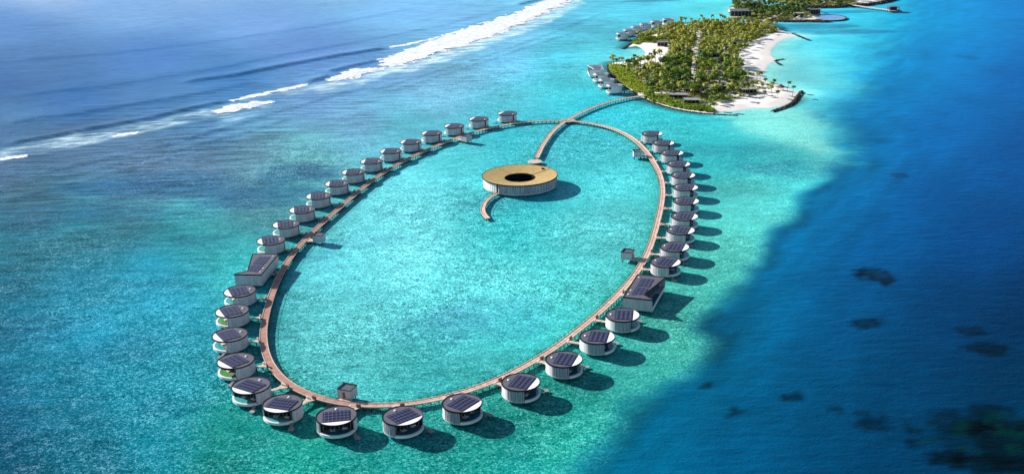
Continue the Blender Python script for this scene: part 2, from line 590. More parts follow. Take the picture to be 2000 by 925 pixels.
DPTS = [
    (1850, 0, 0, 144, 216), (2000, 0, 0, 117, 194), (1760, 40, 0, 161, 220), (1730, 120, 0, 144, 210), (1850, 120, 0, 122, 194), (2000, 150, 0, 94, 170),
    (1700, 220, 0, 123, 194), (1850, 250, 0, 97, 170), (2000, 300, 0, 76, 145), (1660, 330, 0, 106, 173), (1620, 420, 0, 94, 158), (1800, 380, 0, 82, 153),
    (1560, 480, 0, 97, 158), (1700, 480, 0, 78, 142), (1900, 480, 0, 65, 128), (1500, 560, 0, 85, 135), (1650, 580, 0, 71, 122), (1850, 600, 0, 52, 97),
    (2000, 620, 0, 42, 84), (1450, 650, 0, 87, 133), (1600, 700, 0, 71, 117), (1750, 740, 0, 59, 100), (1950, 720, 0, 49, 84), (1350, 750, 0, 95, 138),
    (1480, 780, 0, 78, 122), (1300, 830, 0, 92, 133), (1400, 900, 0, 73, 117), (1250, 900, 0, 96, 133), (1600, 860, 0, 62, 100), (1750, 900, 0, 52, 88), (1980, 900, 0, 49, 76),
]


def interp(X, Y, table, p=1.9, soft=0.03):
    a, b = X / Y, 0.36 * np.log(Y)
    acc = np.zeros(X.shape + (3,))
    ws = np.zeros(X.shape)
    for px, py, r, g, bl in table:
        q = at(px, py)
        d2 = (a - q.x / q.y) ** 2 + (b - 0.36 * math.log(q.y)) ** 2 + soft ** 2
        w = d2 ** (-p)
        acc += w[..., None] * np.array([r, g, bl], float)
        ws += w
    return acc / ws[..., None]


def blob(X, Y, px, py, rx, ry, rot=0.0):
    """soft reef patch given by its middle and its half sizes in metres"""
    q = at(px, py)
    dx, dy = X - q.x, Y - q.y
    c, s = math.cos(rot), math.sin(rot)
    u, v = (dx * c + dy * s) / rx, (-dx * s + dy * c) / ry
    n = fbm(X + px, Y, max(rx, ry) * 0.55, 4)
    return sstep(1.15, 0.75, np.sqrt(u * u + v * v) + (n - 0.5) * 1.1)


# swell crests: (pixel polyline, height m, width m)
SWELL = [
    ([(345, 163), (460, 148), (575, 125), (660, 110), (762, 93)], 2.2, 9),
    ([(0, 285), (90, 268), (172, 253), (287, 233), (374, 213), (452, 197)], 1.5, 6),
    ([(596, 163), (620, 156), (642, 148)], 1.8, 6),
    ([(640, 142), (690, 130), (738, 119)], 2.0, 6),
    ([(0, 242), (150, 222), (280, 200), (400, 180), (500, 160)], 1.3, 14),
    ([(0, 120), (200, 105), (400, 82), (560, 60), (700, 36), (820, 12)], 0.9, 22),
    ([(0, 190), (200, 168), (380, 140), (560, 105), (700, 80), (860, 50), (1000, 12)], 0.9, 16),
    ([(0, 50), (250, 40), (500, 22), (700, 0)], 0.4, 30),
    ([(1006, 11), (1045, 2), (1080, -8)], 2.0, 9),
    ([(60, 345), (180, 318), (300, 290), (400, 262), (520, 225), (640, 190), (740, 165)], 0.7, 6),
    ([(90, 355), (210, 328), (330, 300), (470, 262), (600, 222)], 0.6, 5),
    ([(0, 395), (120, 365), (260, 330), (420, 285)], 0.5, 5),
    ([(700, 185), (850, 140), (980, 100), (1100, 55), (1180, 25)], 0.6, 6),
    ([(760, 180), (900, 135), (1020, 95), (1130, 60)], 0.5, 5),
]


VEIL = [
    ([(612, 170), (640, 160), (700, 153), (750, 138), (775, 132)], [(625, 182), (660, 178), (700, 170), (735, 157), (770, 142)], .75),
    ([(-20, 300), (60, 278), (120, 266), (200, 252), (300, 236), (400, 214), (450, 203)], [(-20, 322), (60, 302), (140, 290), (210, 274), (300, 256), (380, 240), (440, 226)], .6),
    ([(415, 226), (460, 222), (520, 205)], [(430, 250), (470, 240), (530, 214)], .4),
    ([(745, 128), (790, 124), (862, 100), (980, 60), (1060, 26), (1130, -4)], [(760, 143), (805, 140), (870, 119), (985, 80), (1075, 44), (1150, 4)], .95),
    ([(560, 182), (600, 170), (640, 160)], [(565, 186), (605, 178), (640, 168)], .5),
    ([(450, 200), (600, 166), (740, 128)], [(450, 207), (600, 174), (740, 134)], .35),
]


def swell_height(X, Y):
    z = np.zeros(X.shape)
    for pp, h, w in SWELL:
        L = line(pp)
        m = 60 + 3 * w
        x0, x1 = min(p.x for p in L) - m, max(p.x for p in L) + m
        y0, y1 = min(p.y for p in L) - m, max(p.y for p in L) + m
        k = (X > x0) & (X < x1) & (Y > y0) & (Y < y1)
        if not k.any(): continue
        xs, ys = X[k], Y[k]
        wob = (fbm(xs, ys, 60, 2) - 0.5) * 10
        d, s, run = dist_line(xs, ys, L)
        q = d * s + wob * 0.6                     # + = seaward side (left of travel)
        prof = np.where(q > 0, np.exp(-(q / (2.2 * w)) ** 2), np.exp(-(q / (0.5 * w)) ** 2))
        z[k] += h * prof * sstep(0, 0.08, run) * sstep(1, 0.92, run) * (0.7 + 0.6 * fbm(xs, ys, 90, 2))
    return z


def tensor_axis(lo, hi, step, far_lo, far_hi):
    a = list(np.arange(lo, hi + step / 2, step))
    s, x = step, lo
    left = []
    while x > far_lo:
        s *= 1.35
        x -= s
        left.append(x)
    s, x = step, a[-1]
    right = []
    while x < far_hi:
        s *= 1.35
        x += s
        right.append(x)
    return np.array(left[::-1] + a + right)


def grid_mesh(name, xs, ys, Z, keep=None):
    ny, nx = len(ys), len(xs)
    X, Y = np.meshgrid(xs, ys)
    co = np.stack([X, Y, Z], -1).reshape(-1, 3)
    idx = np.arange(nx * ny).reshape(ny, nx)
    q = np.stack([idx[:-1, :-1], idx[:-1, 1:], idx[1:, 1:], idx[1:, :-1]], -1).reshape(-1, 4)
    if keep is not None:
        k = keep[:-1, :-1] & keep[:-1, 1:] & keep[1:, 1:] & keep[1:, :-1]
        q = q[k.reshape(-1)]
        used = np.zeros(nx * ny, bool)
        used[q.reshape(-1)] = True
        new = np.cumsum(used) - 1
        co = co[used]
        q = new[q]
    else:
        used = np.ones(nx * ny, bool)
    me = bpy.data.meshes.new(name)
    me.vertices.add(len(co))
    me.vertices.foreach_set('co', co.reshape(-1).astype(np.float32))
    me.loops.add(len(q) * 4)
    me.loops.foreach_set('vertex_index', q.reshape(-1).astype(np.int32))
    me.polygons.add(len(q))
    me.polygons.foreach_set('loop_start', np.arange(0, len(q) * 4, 4, dtype=np.int32))
    me.polygons.foreach_set('loop_total', np.full(len(q), 4, dtype=np.int32))
    me.polygons.foreach_set('use_smooth', np.ones(len(q), bool))
    me.update(calc_edges=True)
    return me, used


def set_color(me, name, rgba):
    a = me.color_attributes.new(name, 'FLOAT_COLOR', 'POINT')
    a.data.foreach_set('color', rgba.reshape(-1).astype(np.float32))


WATER_GAIN = np.array([.80, .90, .84])      # reflectance per displayed brightness


def build_water():
    xs = tensor_axis(-840, 800, 3.2, -30000, 30000)
    ys = tensor_axis(345, 1980, 3.2, -3000, 40000)
    X, Y = np.meshgrid(xs, ys)
    Yc, Xc = np.clip(Y, 300, 2600), X
    Xc = np.clip(X / np.maximum(Y, 300), -0.62, 0.62) * Yc
    col = interp(Xc, Yc, CPTS)
    deep = interp(Xc, Yc, DPTS, 1.8, 0.04)
    # drop-off
    d, s, run = dist_line(Xc, Yc, EDGE)
    q = d * s                                   # travelling towards the camera: left of travel = right of picture = deep
    q = q + (fbm(Xc, Yc, 32, 5) - 0.5) * np.interp(run, [0, .4, .5, 1], [34, 26, 20, 22])
    wid = np.interp(run, [0, 0.25, 0.36, 0.42, 0.62, 0.8, 1.0], [42, 34, 16, 9, 7, 8, 12])
    m = sstep(-wid, wid * 1.4, q)
    # darker reef lip just beyond the edge
    lip = np.exp(-((q - wid * 0.9) / (wid * 0.9)) ** 2) * np.interp(run, [0.0, 0.35, 0.45, 0.9, 1], [0.1, 0.5, 1.3, 1.4, 1])
    tealy = (.5 * np.exp(-np.clip(q - 1.5 * wid, 0, None) / 30) * np.interp(run, [0, .3, .42, 1], [.2, .4, 1, 1]))[..., None]
    deep = deep * (1 - tealy) + np.array([4, 116, 158]) * tealy
    col = col * (1 - m[..., None]) + deep * m[..., None]
    col = col * (1 - 0.16 * (lip * fbm(Xc, Yc, 30, 3) * 1.6)[..., None])
    # dark coral patches in the deep
    for px, py, rx, ry, k in [(1715, 537, 11.5, 12, .62), (1692, 630, 7, 7, .5), (1385, 753, 3.5, 4, .5), (1550, 775, 5, 4, .5), (1436, 803, 3.5, 5, .5),
                              (1632, 799, 4, 4, .4), (1705, 825, 7, 9, .4), (1900, 645, 9, 6, .4), (1930, 680, 9, 8, .45), (1760, 343, 7, 7, .25),
                              (1725, 275, 10, 9, .12), (1890, 112, 12, 18, .12), (1930, 800, 9, 6, .4),
                              (1855, 893, 9, 6, .62), (1780, 838, 3, 5, .4), (1782, 866, 3, 4, .4), (1925, 858, 24, 17, .35), (1990, 880, 14, 20, .45),
                              (1870, 822, 14, 9, .4), (1940, 905, 14, 7, .5), (1885, 835, 6, 5, .4), (1962, 832, 16, 5, .5)]:
        b = blob(X, Y, px, py, rx, ry) * (.6 + .8 * fbm(X, Y, 2.5 + .25 * rx, 3))
        col *= (1 - np.clip(k * .85 * b, 0, 1))[..., None]
    b = blob(X, Y, 1935, 852, 23, 15) * sstep(0.46, 0.62, fbm(X, Y, 6, 4))
    col = col * (1 - 0.75 * b[..., None]) + np.array([0, 48, 46]) * 0.75 * b[..., None]
    # reef patches in the lagoon and on the reef flat
    for px, py, rx, ry, k, rot in [(400, 372, 95, 18, .42, -.15), (330, 352, 60, 22, .3, 0), (480, 395, 40, 16, .34, 0), (575, 342, 34, 26, .42, 0), (250, 420, 60, 14, .14, 0),
                                   (620, 335, 20, 16, .2, 0), (1720, 535, 6, 6, .2, 0), (90, 420, 60, 30, .15, 0), (640, 290, 30, 20, .12, 0), (380, 470, 20, 10, .14, 0),
                                   (240, 680, 30, 18, .12, 0), (120, 640, 26, 16, .12, 0), (330, 790, 14, 12, .1, 0), (1100, 45, 26, 60, .12, 0), (1260, 2, 60, 10, .35, 0),
                                   (1560, 52, 70, 22, .34, -.05), (1620, 62, 70, 22, .30, -.1), (1640, 24, 60, 14, .3, 0), (1440, 290, 40, 16, .12, 0),
                                   (1400, 235, 50, 6, .12, 0), (1595, 225, 10, 14, .2, 0), (1550, 330, 40, 22, .15, 0), (1510, 232, 8, 3, .3, 0),
                                   (740, 470, 30, 14, .1, 0), (980, 400, 30, 12, .12, 0), (620, 500, 12, 9, .15, 0), (860, 640, 26, 20, .1, 0), (960, 620, 30, 24, .12, 0)]:
        b = (blob(X, Y, px, py, rx, ry, rot) * (.55 + .9 * fbm(X, Y, 9, 3)) * min(1, k * 2.4))[..., None]
        b = np.clip(b, 0, 1)
        col = col * (1 - b) + (col * .5 + np.array([16, 42, 64])) * b
    # shallow green water round the ring of villas
    dr, _, _ = dist_line(X, Y, RING, True)
    ins = inside(X, Y, RING)
    g = sstep(26, 6, np.where(ins, dr * 2.5, dr)) * fbm(X, Y, 14, 3) * np.interp(Y, [380, 600, 900], [1.0, 0.75, 0.3])
    col = col * (1 - 0.6 * g[..., None]) + np.array([6, 128, 108]) * 0.6 * g[..., None]
    # pale shallows off the beaches
    for isl, w in ((ISLE, 30), (ISLE2, 16), (ISLE3, 12)):
        sdv = -sdist(X, Y, isl)
        sh = sstep(w, 0, sdv + (fbm(X, Y, 30, 3) - .5) * 14)
        if isl is ISLE:
            beach = sstep(60, 20, dist_line(X, Y, line([(1560, 170), (1500, 150), (1505, 110), (1560, 72)]))[0]) + \
                sstep(34, 12, dist_line(X, Y, line([(1225, 110), (1250, 103)]))[0]) + sstep(30, 8, dist_line(X, Y, line([(1430, 219), (1500, 216)]))[0])
            sh = sh * np.clip(beach, 0.0, 1)
            dark = sstep(16, 3, sdv) * (1 - np.clip(beach, 0, 1))
            col = col * (1 - 0.35 * dark[..., None])
        else:
            sh = sh * 0.5
        col = col * (1 - 0.8 * sh[..., None]) + np.array([165, 232, 230]) * 0.8 * sh[..., None]
    # sand tongue off the spit
    t = sstep(-9, 12, sdist(X, Y, TONGUE) + (fbm(X, Y, 26, 4) - .5) * 22) * 0.68
    col = col * (1 - t[..., None]) + np.array([140, 222, 216]) * t[..., None]
    # veil of spent foam drifting behind the breakers
    fil = 1 - np.abs(fbm((X * .93 + Y * .36) * .45, (-X * .36 + Y * .93) * 1.2, 12, 5) - .5) * 7
    for up, lo, dens in VEIL:
        poly = line(up) + line(lo)[::-1]
        k = (Y > 650) & (Y < 1950) & (X < 200) & (X > -800)
        s_ = np.zeros(X.shape)
        s_[k] = sstep(-6, 10, sdist(X[k], Y[k], poly) + (fbm(X[k], Y[k], 24, 3) - .5) * 22)
        f_ = np.clip(s_ * dens * (.35 + 1.0 * np.clip(fil, 0, 1)), 0, .95)[..., None]
        col = col * (1 - f_) + np.array([215, 232, 245]) * f_
    # large scale variation of the bed
    e0, e1 = at(1300, 760), at(1480, 560)
    ea = math.atan2(e1.y - e0.y, e1.x - e0.x)
    ru, rv = X * math.cos(ea) + Y * math.sin(ea), -X * math.sin(ea) + Y * math.cos(ea)
    rays = (fbm(ru * .18, rv, 9, 4) - .5) * m * np.exp(-np.clip(q, 0, None) / 60)
    lag = sstep(.25, .7, interp(Xc, Yc, [(300, 100, 0, 0, 0), (800, 60, 30, 0, 0), (200, 320, 150, 0, 0), (600, 500, 255, 0, 0), (1000, 150, 180, 0, 0), (1400, 400, 255, 0, 0), (200, 700, 255, 0, 0)])[..., 0] / 255)
    v = 1 + (fbm(X, Y, 70, 5) - 0.5) * 0.36 * (1 - 0.6 * m) * sstep(2400, 1200, Y) * (.25 + .75 * lag) + rays * .42
    col = np.clip(col * v[..., None], 0, 255)
    lin = np.where(col <= 10, col / 255 / 12.92, ((col / 255 + 0.055) / 1.055) ** 2.4) * WATER_GAIN
    # strength of the fine mottling: lagoon high, deep and ocean low
    oce = interp(Xc, Yc, [(0, 100, 0, 0, 0), (500, 100, 0, 0, 0), (900, 20, 0, 0, 0), (300, 200, 0, 0, 0), (60, 330, 110, 0, 0), (300, 330, 150, 0, 0),
                          (600, 200, 90, 0, 0), (1000, 90, 120, 0, 0), (600, 350, 230, 0, 0), (800, 500, 255, 0, 0), (200, 600, 240, 0, 0), (1000, 170, 200, 0, 0),
                          (1100, 500, 255, 0, 0), (500, 880, 255, 0, 0), (1400, 500, 170, 0, 0), (1300, 700, 190, 0, 0), (1500, 400, 140, 0, 0), (1200, 300, 240, 0, 0), (1300, 20, 60, 0, 0), (1600, 150, 70, 0, 0),
                          (1500, 240, 90, 0, 0), (1500, 330, 170, 0, 0)])[..., 0] / 255
    mot = oce * (1 - 0.9 * m) * np.clip(.35 + 1.15 * fbm(X + 500, Y, 48, 4), .3, 1.25)
    rgba = np.concatenate([np.clip(lin, 0, 1), mot[..., None]], -1)
    # swell and general chop as real relief
    core = (X > -850) & (X < 810) & (Y > 335) & (Y < 1990)
    Z = swell_height(X, Y)
    ocean = sstep(0.55, 0.1, oce) * (1 - m)
    Z += np.where(core, (fbm(X * 0.55 + Y * 0.25, Y * 1.1 - X * 0.3, 22, 3) - 0.5) * (0.5 * ocean + 0.12), 0)
    Z = np.where(core, Z, 0)
    near_isle = np.maximum(np.maximum(sdist(X, Y, ISLE), sdist(X, Y, ISLE2)), sdist(X, Y, ISLE3))
    Z = Z * sstep(0, -20, near_isle)
    me, used = grid_mesh('water', xs, ys, Z)
    set_color(me, 'bed_and_sheen', rgba.reshape(-1, 4))  # water colour with the painted sky sheen and vignette
    flat = interp(Xc, Yc, [(0, 200, 0, 0, 0), (300, 130, 0, 0, 0), (600, 60, 0, 0, 0), (150, 310, 200, 0, 0), (300, 330, 255, 0, 0), (100, 400, 230, 0, 0), (450, 270, 230, 0, 0),
                           (700, 200, 200, 0, 0), (900, 130, 170, 0, 0), (1050, 70, 150, 0, 0), (500, 400, 60, 0, 0), (700, 300, 60, 0, 0), (900, 230, 40, 0, 0), (800, 450, 0, 0, 0),
                           (200, 550, 50, 0, 0), (300, 700, 20, 0, 0), (1100, 200, 10, 0, 0), (1300, 300, 0, 0, 0), (1700, 300, 0, 0, 0), (1500, 100, 0, 0, 0)])[..., 0] / 255
    fa = me.attributes.new('flat', 'FLOAT', 'POINT')
    fa.data.foreach_set('value', flat.reshape(-1).astype(np.float32))
    a_, b_ = at(60, 380), at(420, 285)
    SHORE = -math.atan2(b_.y - a_.y, b_.x - a_.x)
    m_ = bpy.data.materials.new('sea_water')
    m_.use_nodes = True
    t = m_.node_tree
    L = t.links.new
    N = t.nodes.new
    p = t.nodes['Principled BSDF']
    p.inputs['Roughness'].default_value = 0.6
    p.inputs['Specular IOR Level'].default_value = 0.0
    at_ = N('ShaderNodeAttribute')
    at_.attribute_name = 'bed_and_sheen'
    geo = N('ShaderNodeNewGeometry')

    def noise(scale, detail, stretch=(1, 1, 1), rot=0.0, dist=0.0, rough=0.55):
        mp = N('ShaderNodeMapping')
        mp.inputs['Scale'].default_value = stretch
        mp.inputs['Rotation'].default_value = (0, 0, rot)
        n = N('ShaderNodeTexNoise')
        n.inputs['Scale'].default_value = scale
        n.inputs['Detail'].default_value = detail
        n.inputs['Roughness'].default_value = rough
        n.inputs['Distortion'].default_value = dist
        L(geo.outputs['Position'], mp.inputs[0])
        L(mp.outputs[0], n.inputs['Vector'])
        return n.outputs['Fac']

    def math_(op, a, b=None, c=None, clamp=False):
        x = N('ShaderNodeMath')
        x.operation = op
        x.use_clamp = clamp
        for i, q in enumerate((a, b, c)):
            if q is None: continue
            if isinstance(q, (int, float)): x.inputs[i].default_value = q
            else: L(q, x.inputs[i])
        return x.outputs[0]

    def rng_(v, a, b, c, d):
        x = N('ShaderNodeMapRange')
        x.inputs[1].default_value, x.inputs[2].default_value, x.inputs[3].default_value, x.inputs[4].default_value = a, b, c, d
        L(v, x.inputs[0])
        return x.outputs[0]
    n1 = rng_(noise(0.72, 4, (1, 1, 1), 0.3, 0.8), 0.33, 0.67, -1, 1)       # metre-sized mottling
    n2 = rng_(noise(0.13, 5, (1, 1.2, 1), 0.9, 0.9), 0.33, 0.67, -1, 1)
    n3 = rng_(noise(1.9, 2, (1, 0.7, 1), 0.5, 0.8), 0.33, 0.67, -1, 1)
    s = math_('MULTIPLY_ADD', n1, 0.52, math_('MULTIPLY_ADD', n2, 0.24, math_('MULTIPLY', n3, 0.44)))
    mot_ = math_('MULTIPLY', s, at_.outputs['Alpha'])
    # thin wind streaks on ocean and deep water
    st = rng_(noise(0.15, 6, (0.30, 1.3, 1), -0.12, 0.3, 0.65), 0.3, 0.7, -1, 1)
    amp = math_('MULTIPLY_ADD', math_('SUBTRACT', 1.0, at_.outputs['Alpha']), 0.15, 0.02)
    fl = N('ShaderNodeAttribute')
    fl.attribute_name = 'flat'
    ln = rng_(noise(0.16, 5, (0.16, 1.0, 1), SHORE, 0.25, 0.6), 0.36, 0.64, -1, 1)
    ln = math_('MULTIPLY', math_('MULTIPLY', ln, fl.outputs['Fac']), 0.42)
    tot = math_('ADD', math_('ADD', math_('MULTIPLY_ADD', st, amp, mot_), ln), 1.0)
    tot = math_('MAXIMUM', tot, 0.12)
    vm = N('ShaderNodeVectorMath')
    vm.operation = 'SCALE'
    L(at_.outputs['Color'], vm.inputs[0])
    L(tot, vm.inputs[3])
    # caustic-like highlights painted in: bright ripples turn whiter, not only greener
    hi = math_('MULTIPLY', math_('MAXIMUM', math_('SUBTRACT', mot_, 0.12), 0.0), 0.26)
    add = N('ShaderNodeVectorMath')
    add.operation = 'ADD'
    comb = N('ShaderNodeCombineXYZ')
    L(math_('MULTIPLY', hi, 0.9), comb.inputs[0])
    L(math_('MULTIPLY', hi, 0.9), comb.inputs[1])
    L(math_('MULTIPLY', hi, 0.9), comb.inputs[2])
    L(vm.outputs[0], add.inputs[0])
    L(comb.outputs[0], add.inputs[1])
    L(add.outputs[0], p.inputs['Base Color'])
    # ripples
    hgt = math_('ADD', math_('MULTIPLY', noise(0.16, 5, (0.7, 1.4, 1), 0.35, 0.3, 0.62), 1.3), math_('MULTIPLY', noise(0.7, 3, (1, 1.3, 1), -0.3), 0.35))
    b = N('ShaderNodeBump')
    b.inputs['Strength'].default_value = 0.55
    b.inputs['Distance'].default_value = 0.9
    L(hgt, b.inputs['Height'])
    L(b.outputs[0], p.inputs['Normal'])
    fr = N('ShaderNodeFresnel')
    fr.inputs['IOR'].default_value = 1.33
    L(b.outputs[0], fr.inputs['Normal'])
    gl = N('ShaderNodeBsdfGlossy')
    gl.inputs['Roughness'].default_value = 0.26
    L(b.outputs[0], gl.inputs['Normal'])
    ms = N('ShaderNodeMixShader')
    L(math_('MULTIPLY', fr.outputs[0], 0.16), ms.inputs[0])
    L(p.outputs[0], ms.inputs[1])
    L(gl.outputs[0], ms.inputs[2])
    L(ms.outputs[0], t.nodes['Material Output'].inputs['Surface'])
    me.materials.append(m_)
    o = bpy.data.objects.new('water', me)
    C.objects.link(o)
    tag(o, kind='structure')


build_water()

# ---------------------------------------------------------------- surf
def band(X, Y, up, lo):
    """1 inside the belt between two pixel polylines, falling off ragged"""
    poly = line(up) + line(lo)[::-1]
    s = sdist(X, Y, poly)
    return s


def build_foam():
    st = 1.5
    xs, ys = np.arange(-500, 130, st), np.arange(690, 1900, st)
    X, Y = np.meshgrid(xs, ys)
    n = fbm(X, Y, 16, 5) - 0.5
    nf = fbm(X + Y * .3, Y * 1.2, 5, 3) - 0.5
    keep = np.full(X.shape, -1.0)
    hgt = np.zeros(X.shape)
    u, w = X * 0.93 + Y * 0.36, -X * 0.36 + Y * 0.93
    solid = [  # upper edge, lower edge, raggedness, height
        ([(738, 118), (776, 100), (834, 78), (891, 60), (949, 43), (1006, 22), (1064, -2), (1100, -16)],
         [(745, 131), (790, 129), (830, 117), (862, 105), (920, 88), (978, 68), (1035, 44), (1085, 20), (1128, -1), (1160, -16)], 11, .55),
        ([(637, 151), (665, 142), (690, 134), (752, 131)], [(640, 159), (670, 158), (700, 152), (748, 137)], 7, .5),
        ([(415, 216), (450, 205), (490, 198), (537, 195)], [(418, 225), (450, 220), (490, 211), (535, 198)], 5, .45),
        ([(452, 194), (500, 183), (550, 173), (598, 164)], [(453, 199), (500, 189), (550, 179), (597, 168)], 4.5, .4),
        ([(218, 264), (245, 259), (270, 257)], [(220, 270), (245, 266), (272, 260)], 4, .35),
        ([(-20, 310), (20, 305), (52, 302)], [(-20, 318), (20, 313), (52, 306)], 4, .35),
        ([(762, 91), (800, 84), (835, 76), (860, 70)], [(762, 94.5), (800, 89), (835, 81), (858, 76)], 5, .35),
    ]
    for up, lo, rag, h in solid:
        s = band(X, Y, up, lo)
        v = s + 1.6 + n * rag * 1.6 + nf * rag * 0.9
        hole = fbm(u * .5, w * 1.1, 6, 4) - .5
        keep = np.maximum(keep, np.where((v > 0) & ~((v < rag * .8) & (hole > .12 * v / rag + .02)), 1, -1))
        hgt = np.maximum(hgt, h * sstep(0, 14, v) * (0.7 + 0.6 * (nf + 0.5)))
    # torn foam left behind the breakers
    K = keep > 0
    Z = swell_height(X, Y) + (fbm(X * 0.55 + Y * 0.25, Y * 1.1 - X * 0.3, 22, 3) - 0.5) * 0.62 + 0.12 + hgt
    me, used = grid_mesh('sea_foam', xs, ys, Z, K)
    m_ = mat('sea_foam_white', (0.72, 0.76, 0.80), 0.8, 0.1, noise=(0.12, 0.22), bump=(0.5, 0.8, 1.2))
    me.materials.append(m_)
    o = bpy.data.objects.new('sea_foam', me)
    C.objects.link(o)
    tag(o, 'white surf breaking in a long diagonal line along the outer reef', 'sea foam', kind='stuff')


build_foam()

# ---------------------------------------------------------------- boardwalks
def ribbon(name, path, width, z0, z1, m, parent, closed=False, off=0.0):
    """planked strip following a path, with a 'run' map (metres along, metres across)"""
    n = len(path)
    v, f, uv = [], [], []
    s = 0.0
    for i, p in enumerate(path):
        a = path[i - 1] if (i or closed) else path[0]
        b = path[(i + 1) % n] if (i < n - 1 or closed) else path[-1]
        t = (b - a)
        t.z = 0
        t.normalize()
        nrm = Vector((-t.y, t.x, 0))
        wl = width[i] if isinstance(width, list) else width
        c = p + nrm * off
        l, r = c + nrm * wl / 2, c - nrm * wl / 2
        v += [(l.x, l.y, z1), (r.x, r.y, z1), (r.x, r.y, z0), (l.x, l.y, z0)]
    m_ = n if closed else n - 1
    run = [0.0]
    for i in range(n): run.append(run[-1] + (path[(i + 1) % n] - path[i]).length)
    uvs = []
    for i in range(m_):
        j = (i + 1) % n
        for k in range(4):
            l = (k + 1) % 4
            f.append((4 * i + k, 4 * j + k, 4 * j + l, 4 * i + l))
            uvs += [(run[i], k), (run[i + 1], k), (run[i + 1], k + 1), (run[i], k + 1)]
    if not closed:
        f.append((0, 1, 2, 3))
        f.append(tuple(4 * (n - 1) + q for q in (3, 2, 1, 0)))
        uvs += [(0, 0)] * 8
    me = bpy.data.meshes.new(name)
    me.from_pydata(v, [], f)
    u = me.uv_layers.new(name='run')
    for i, q in enumerate(uvs): u.data[i].uv = q
    me.materials.append(m)
    o = bpy.data.objects.new(name, me)
    C.objects.link(o)
    if parent is not None:
        o.parent = parent
        KIDS.setdefault(parent.name, []).append(o)
    return o


def frames(path, closed=False):
    n = len(path)
    out = []
    for i, p in enumerate(path):
        a = path[i - 1] if (i or closed) else path[0]
        b = path[(i + 1) % n] if (i < n - 1 or closed) else path[-1]
        t = (b - a).normalized()
        out.append((p, t, Vector((-t.y, t.x, 0))))
    return out


def trestle_into(mb, p, nrm, w, rail=None):
    for s in (-1, 1):
        q = p + nrm * (s * (w / 2 - 0.25))
        mb.tube((q.x, q.y, -1.2), (q.x, q.y, p.z - 0.28), 0.2, k=6)
    mb.box((p.x, p.y, p.z - 0.43), (w * 0.96, 0.3, 0.26), math.atan2(nrm.y, nrm.x))
    if rail:
        q = p + nrm * (rail * (w / 2 + 0.06))
        mb.box((q.x, q.y, p.z + 0.3), (0.14, 0.14, 1.6), math.atan2(nrm.y, nrm.x))


def walkway(name, path, width, label, cat, closed=False, rail=None, fine=None):
    """path: points ~3.4 m apart. deck, two kerbs, railing and trestles"""
    root = empty(name, (0, 0, 0))
    tag(root, label, cat)
    pf = fine or path
    z = path[0].z
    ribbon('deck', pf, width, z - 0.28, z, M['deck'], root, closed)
    for s in (-1, 1):
        ribbon('kerb', pf, 0.28, z + 0.003, z + 0.22, M['kerb'], root, closed, off=s * (width / 2 - 0.14))
    fr = frames(path, closed)
    order = sorted(range(len(fr)), key=lambda i: fr[i][0].y)
    parts, rest = order[:100], order[100:]
    for i in parts:
        mb = MB()
        trestle_into(mb, fr[i][0], fr[i][2], width, rail)
        mb.build('trestle', M['post'], root)
    if rest:
        mb = MB()
        for i in rest: trestle_into(mb, fr[i][0], fr[i][2], width, rail)
        o = mb.build('trestle', M['post'], root)
        tag(o, kind='stuff')
    if rail:
        ribbon('railing', pf, 0.07, z + 1.0, z + 1.1, M['post'], root, closed, off=rail * (width / 2 + 0.06))
    return root


ring_fine = resample(RING, 1.7, True)
walkway('ring_boardwalk', RING, 3.6, 'long brown timber boardwalk closing the big loop in front of the villas', 'boardwalk', True, rail=1, fine=ring_fine)
spa_path = catmull(line([(1109, 234), (1098, 241), (1079, 257), (1061.5, 281), (1052, 300), (1048, 308)], DZ), 3.4)
walkway('walkway', spa_path, 3.6, 'timber walkway running from the crossing down to the ring shaped building', 'walkway', rail=-1)
shore_path = catmull(line([(1109, 234), (1133, 221), (1160, 209), (1188, 199.5), (1218, 192.5), (1248, 188), (1266, 186)], DZ), 3.4)
walkway('footbridge', shore_path, 3.8, 'curved pale footbridge on posts joining the crossing to the wooded island', 'footbridge', rail=-1)
tail_path = catmull(line([(973, 377), (962, 382), (952, 390), (945.5, 400), (943, 411), (947, 420), (953, 426)], 1.9), 3.0)
walkway('jetty', tail_path, 2.9, 'short curved timber jetty hooking out from the ring shaped building', 'jetty', rail=1)


def disc_platform(name, c, r, z, label, cat, sq=None):
    root = empty(name, (c.x, c.y, 0))
    tag(root, label, cat)
    mb = MB()
    if sq:
        pts = [(math.cos(a + sq) * r * k, math.sin(a + sq) * r * k) for a, k in
               [(i * math.pi / 4, (1.0 if i % 2 else 0.8)) for i in range(8)]]
    else:
        pts = [(math.cos(2 * math.pi * i / 36) * r, math.sin(2 * math.pi * i / 36) * r) for i in range(36)]
    mb.prism(pts, z - 0.3, z)
    mb.build('deck', M['pale'], root)
    n = 8
    for i in range(n):
        a = 2 * math.pi * i / n
        mb = MB()
        mb.tube((math.cos(a) * r * .7, math.sin(a) * r * .7, -1.2), (math.cos(a) * r * .7, math.sin(a) * r * .7, z - .3), .2)
        mb.build('post', M['post'], root)
    return root


disc_platform('platform', at(1109, 235, 2.15), 7.2, 2.15, 'pale timber platform where all boardwalks cross', 'platform', sq=0.4)
disc_platform('platform', at(1044.7, 315, 2.15), 5.2, 2.15, 'round pinkish landing platform behind the ring shaped building', 'platform')

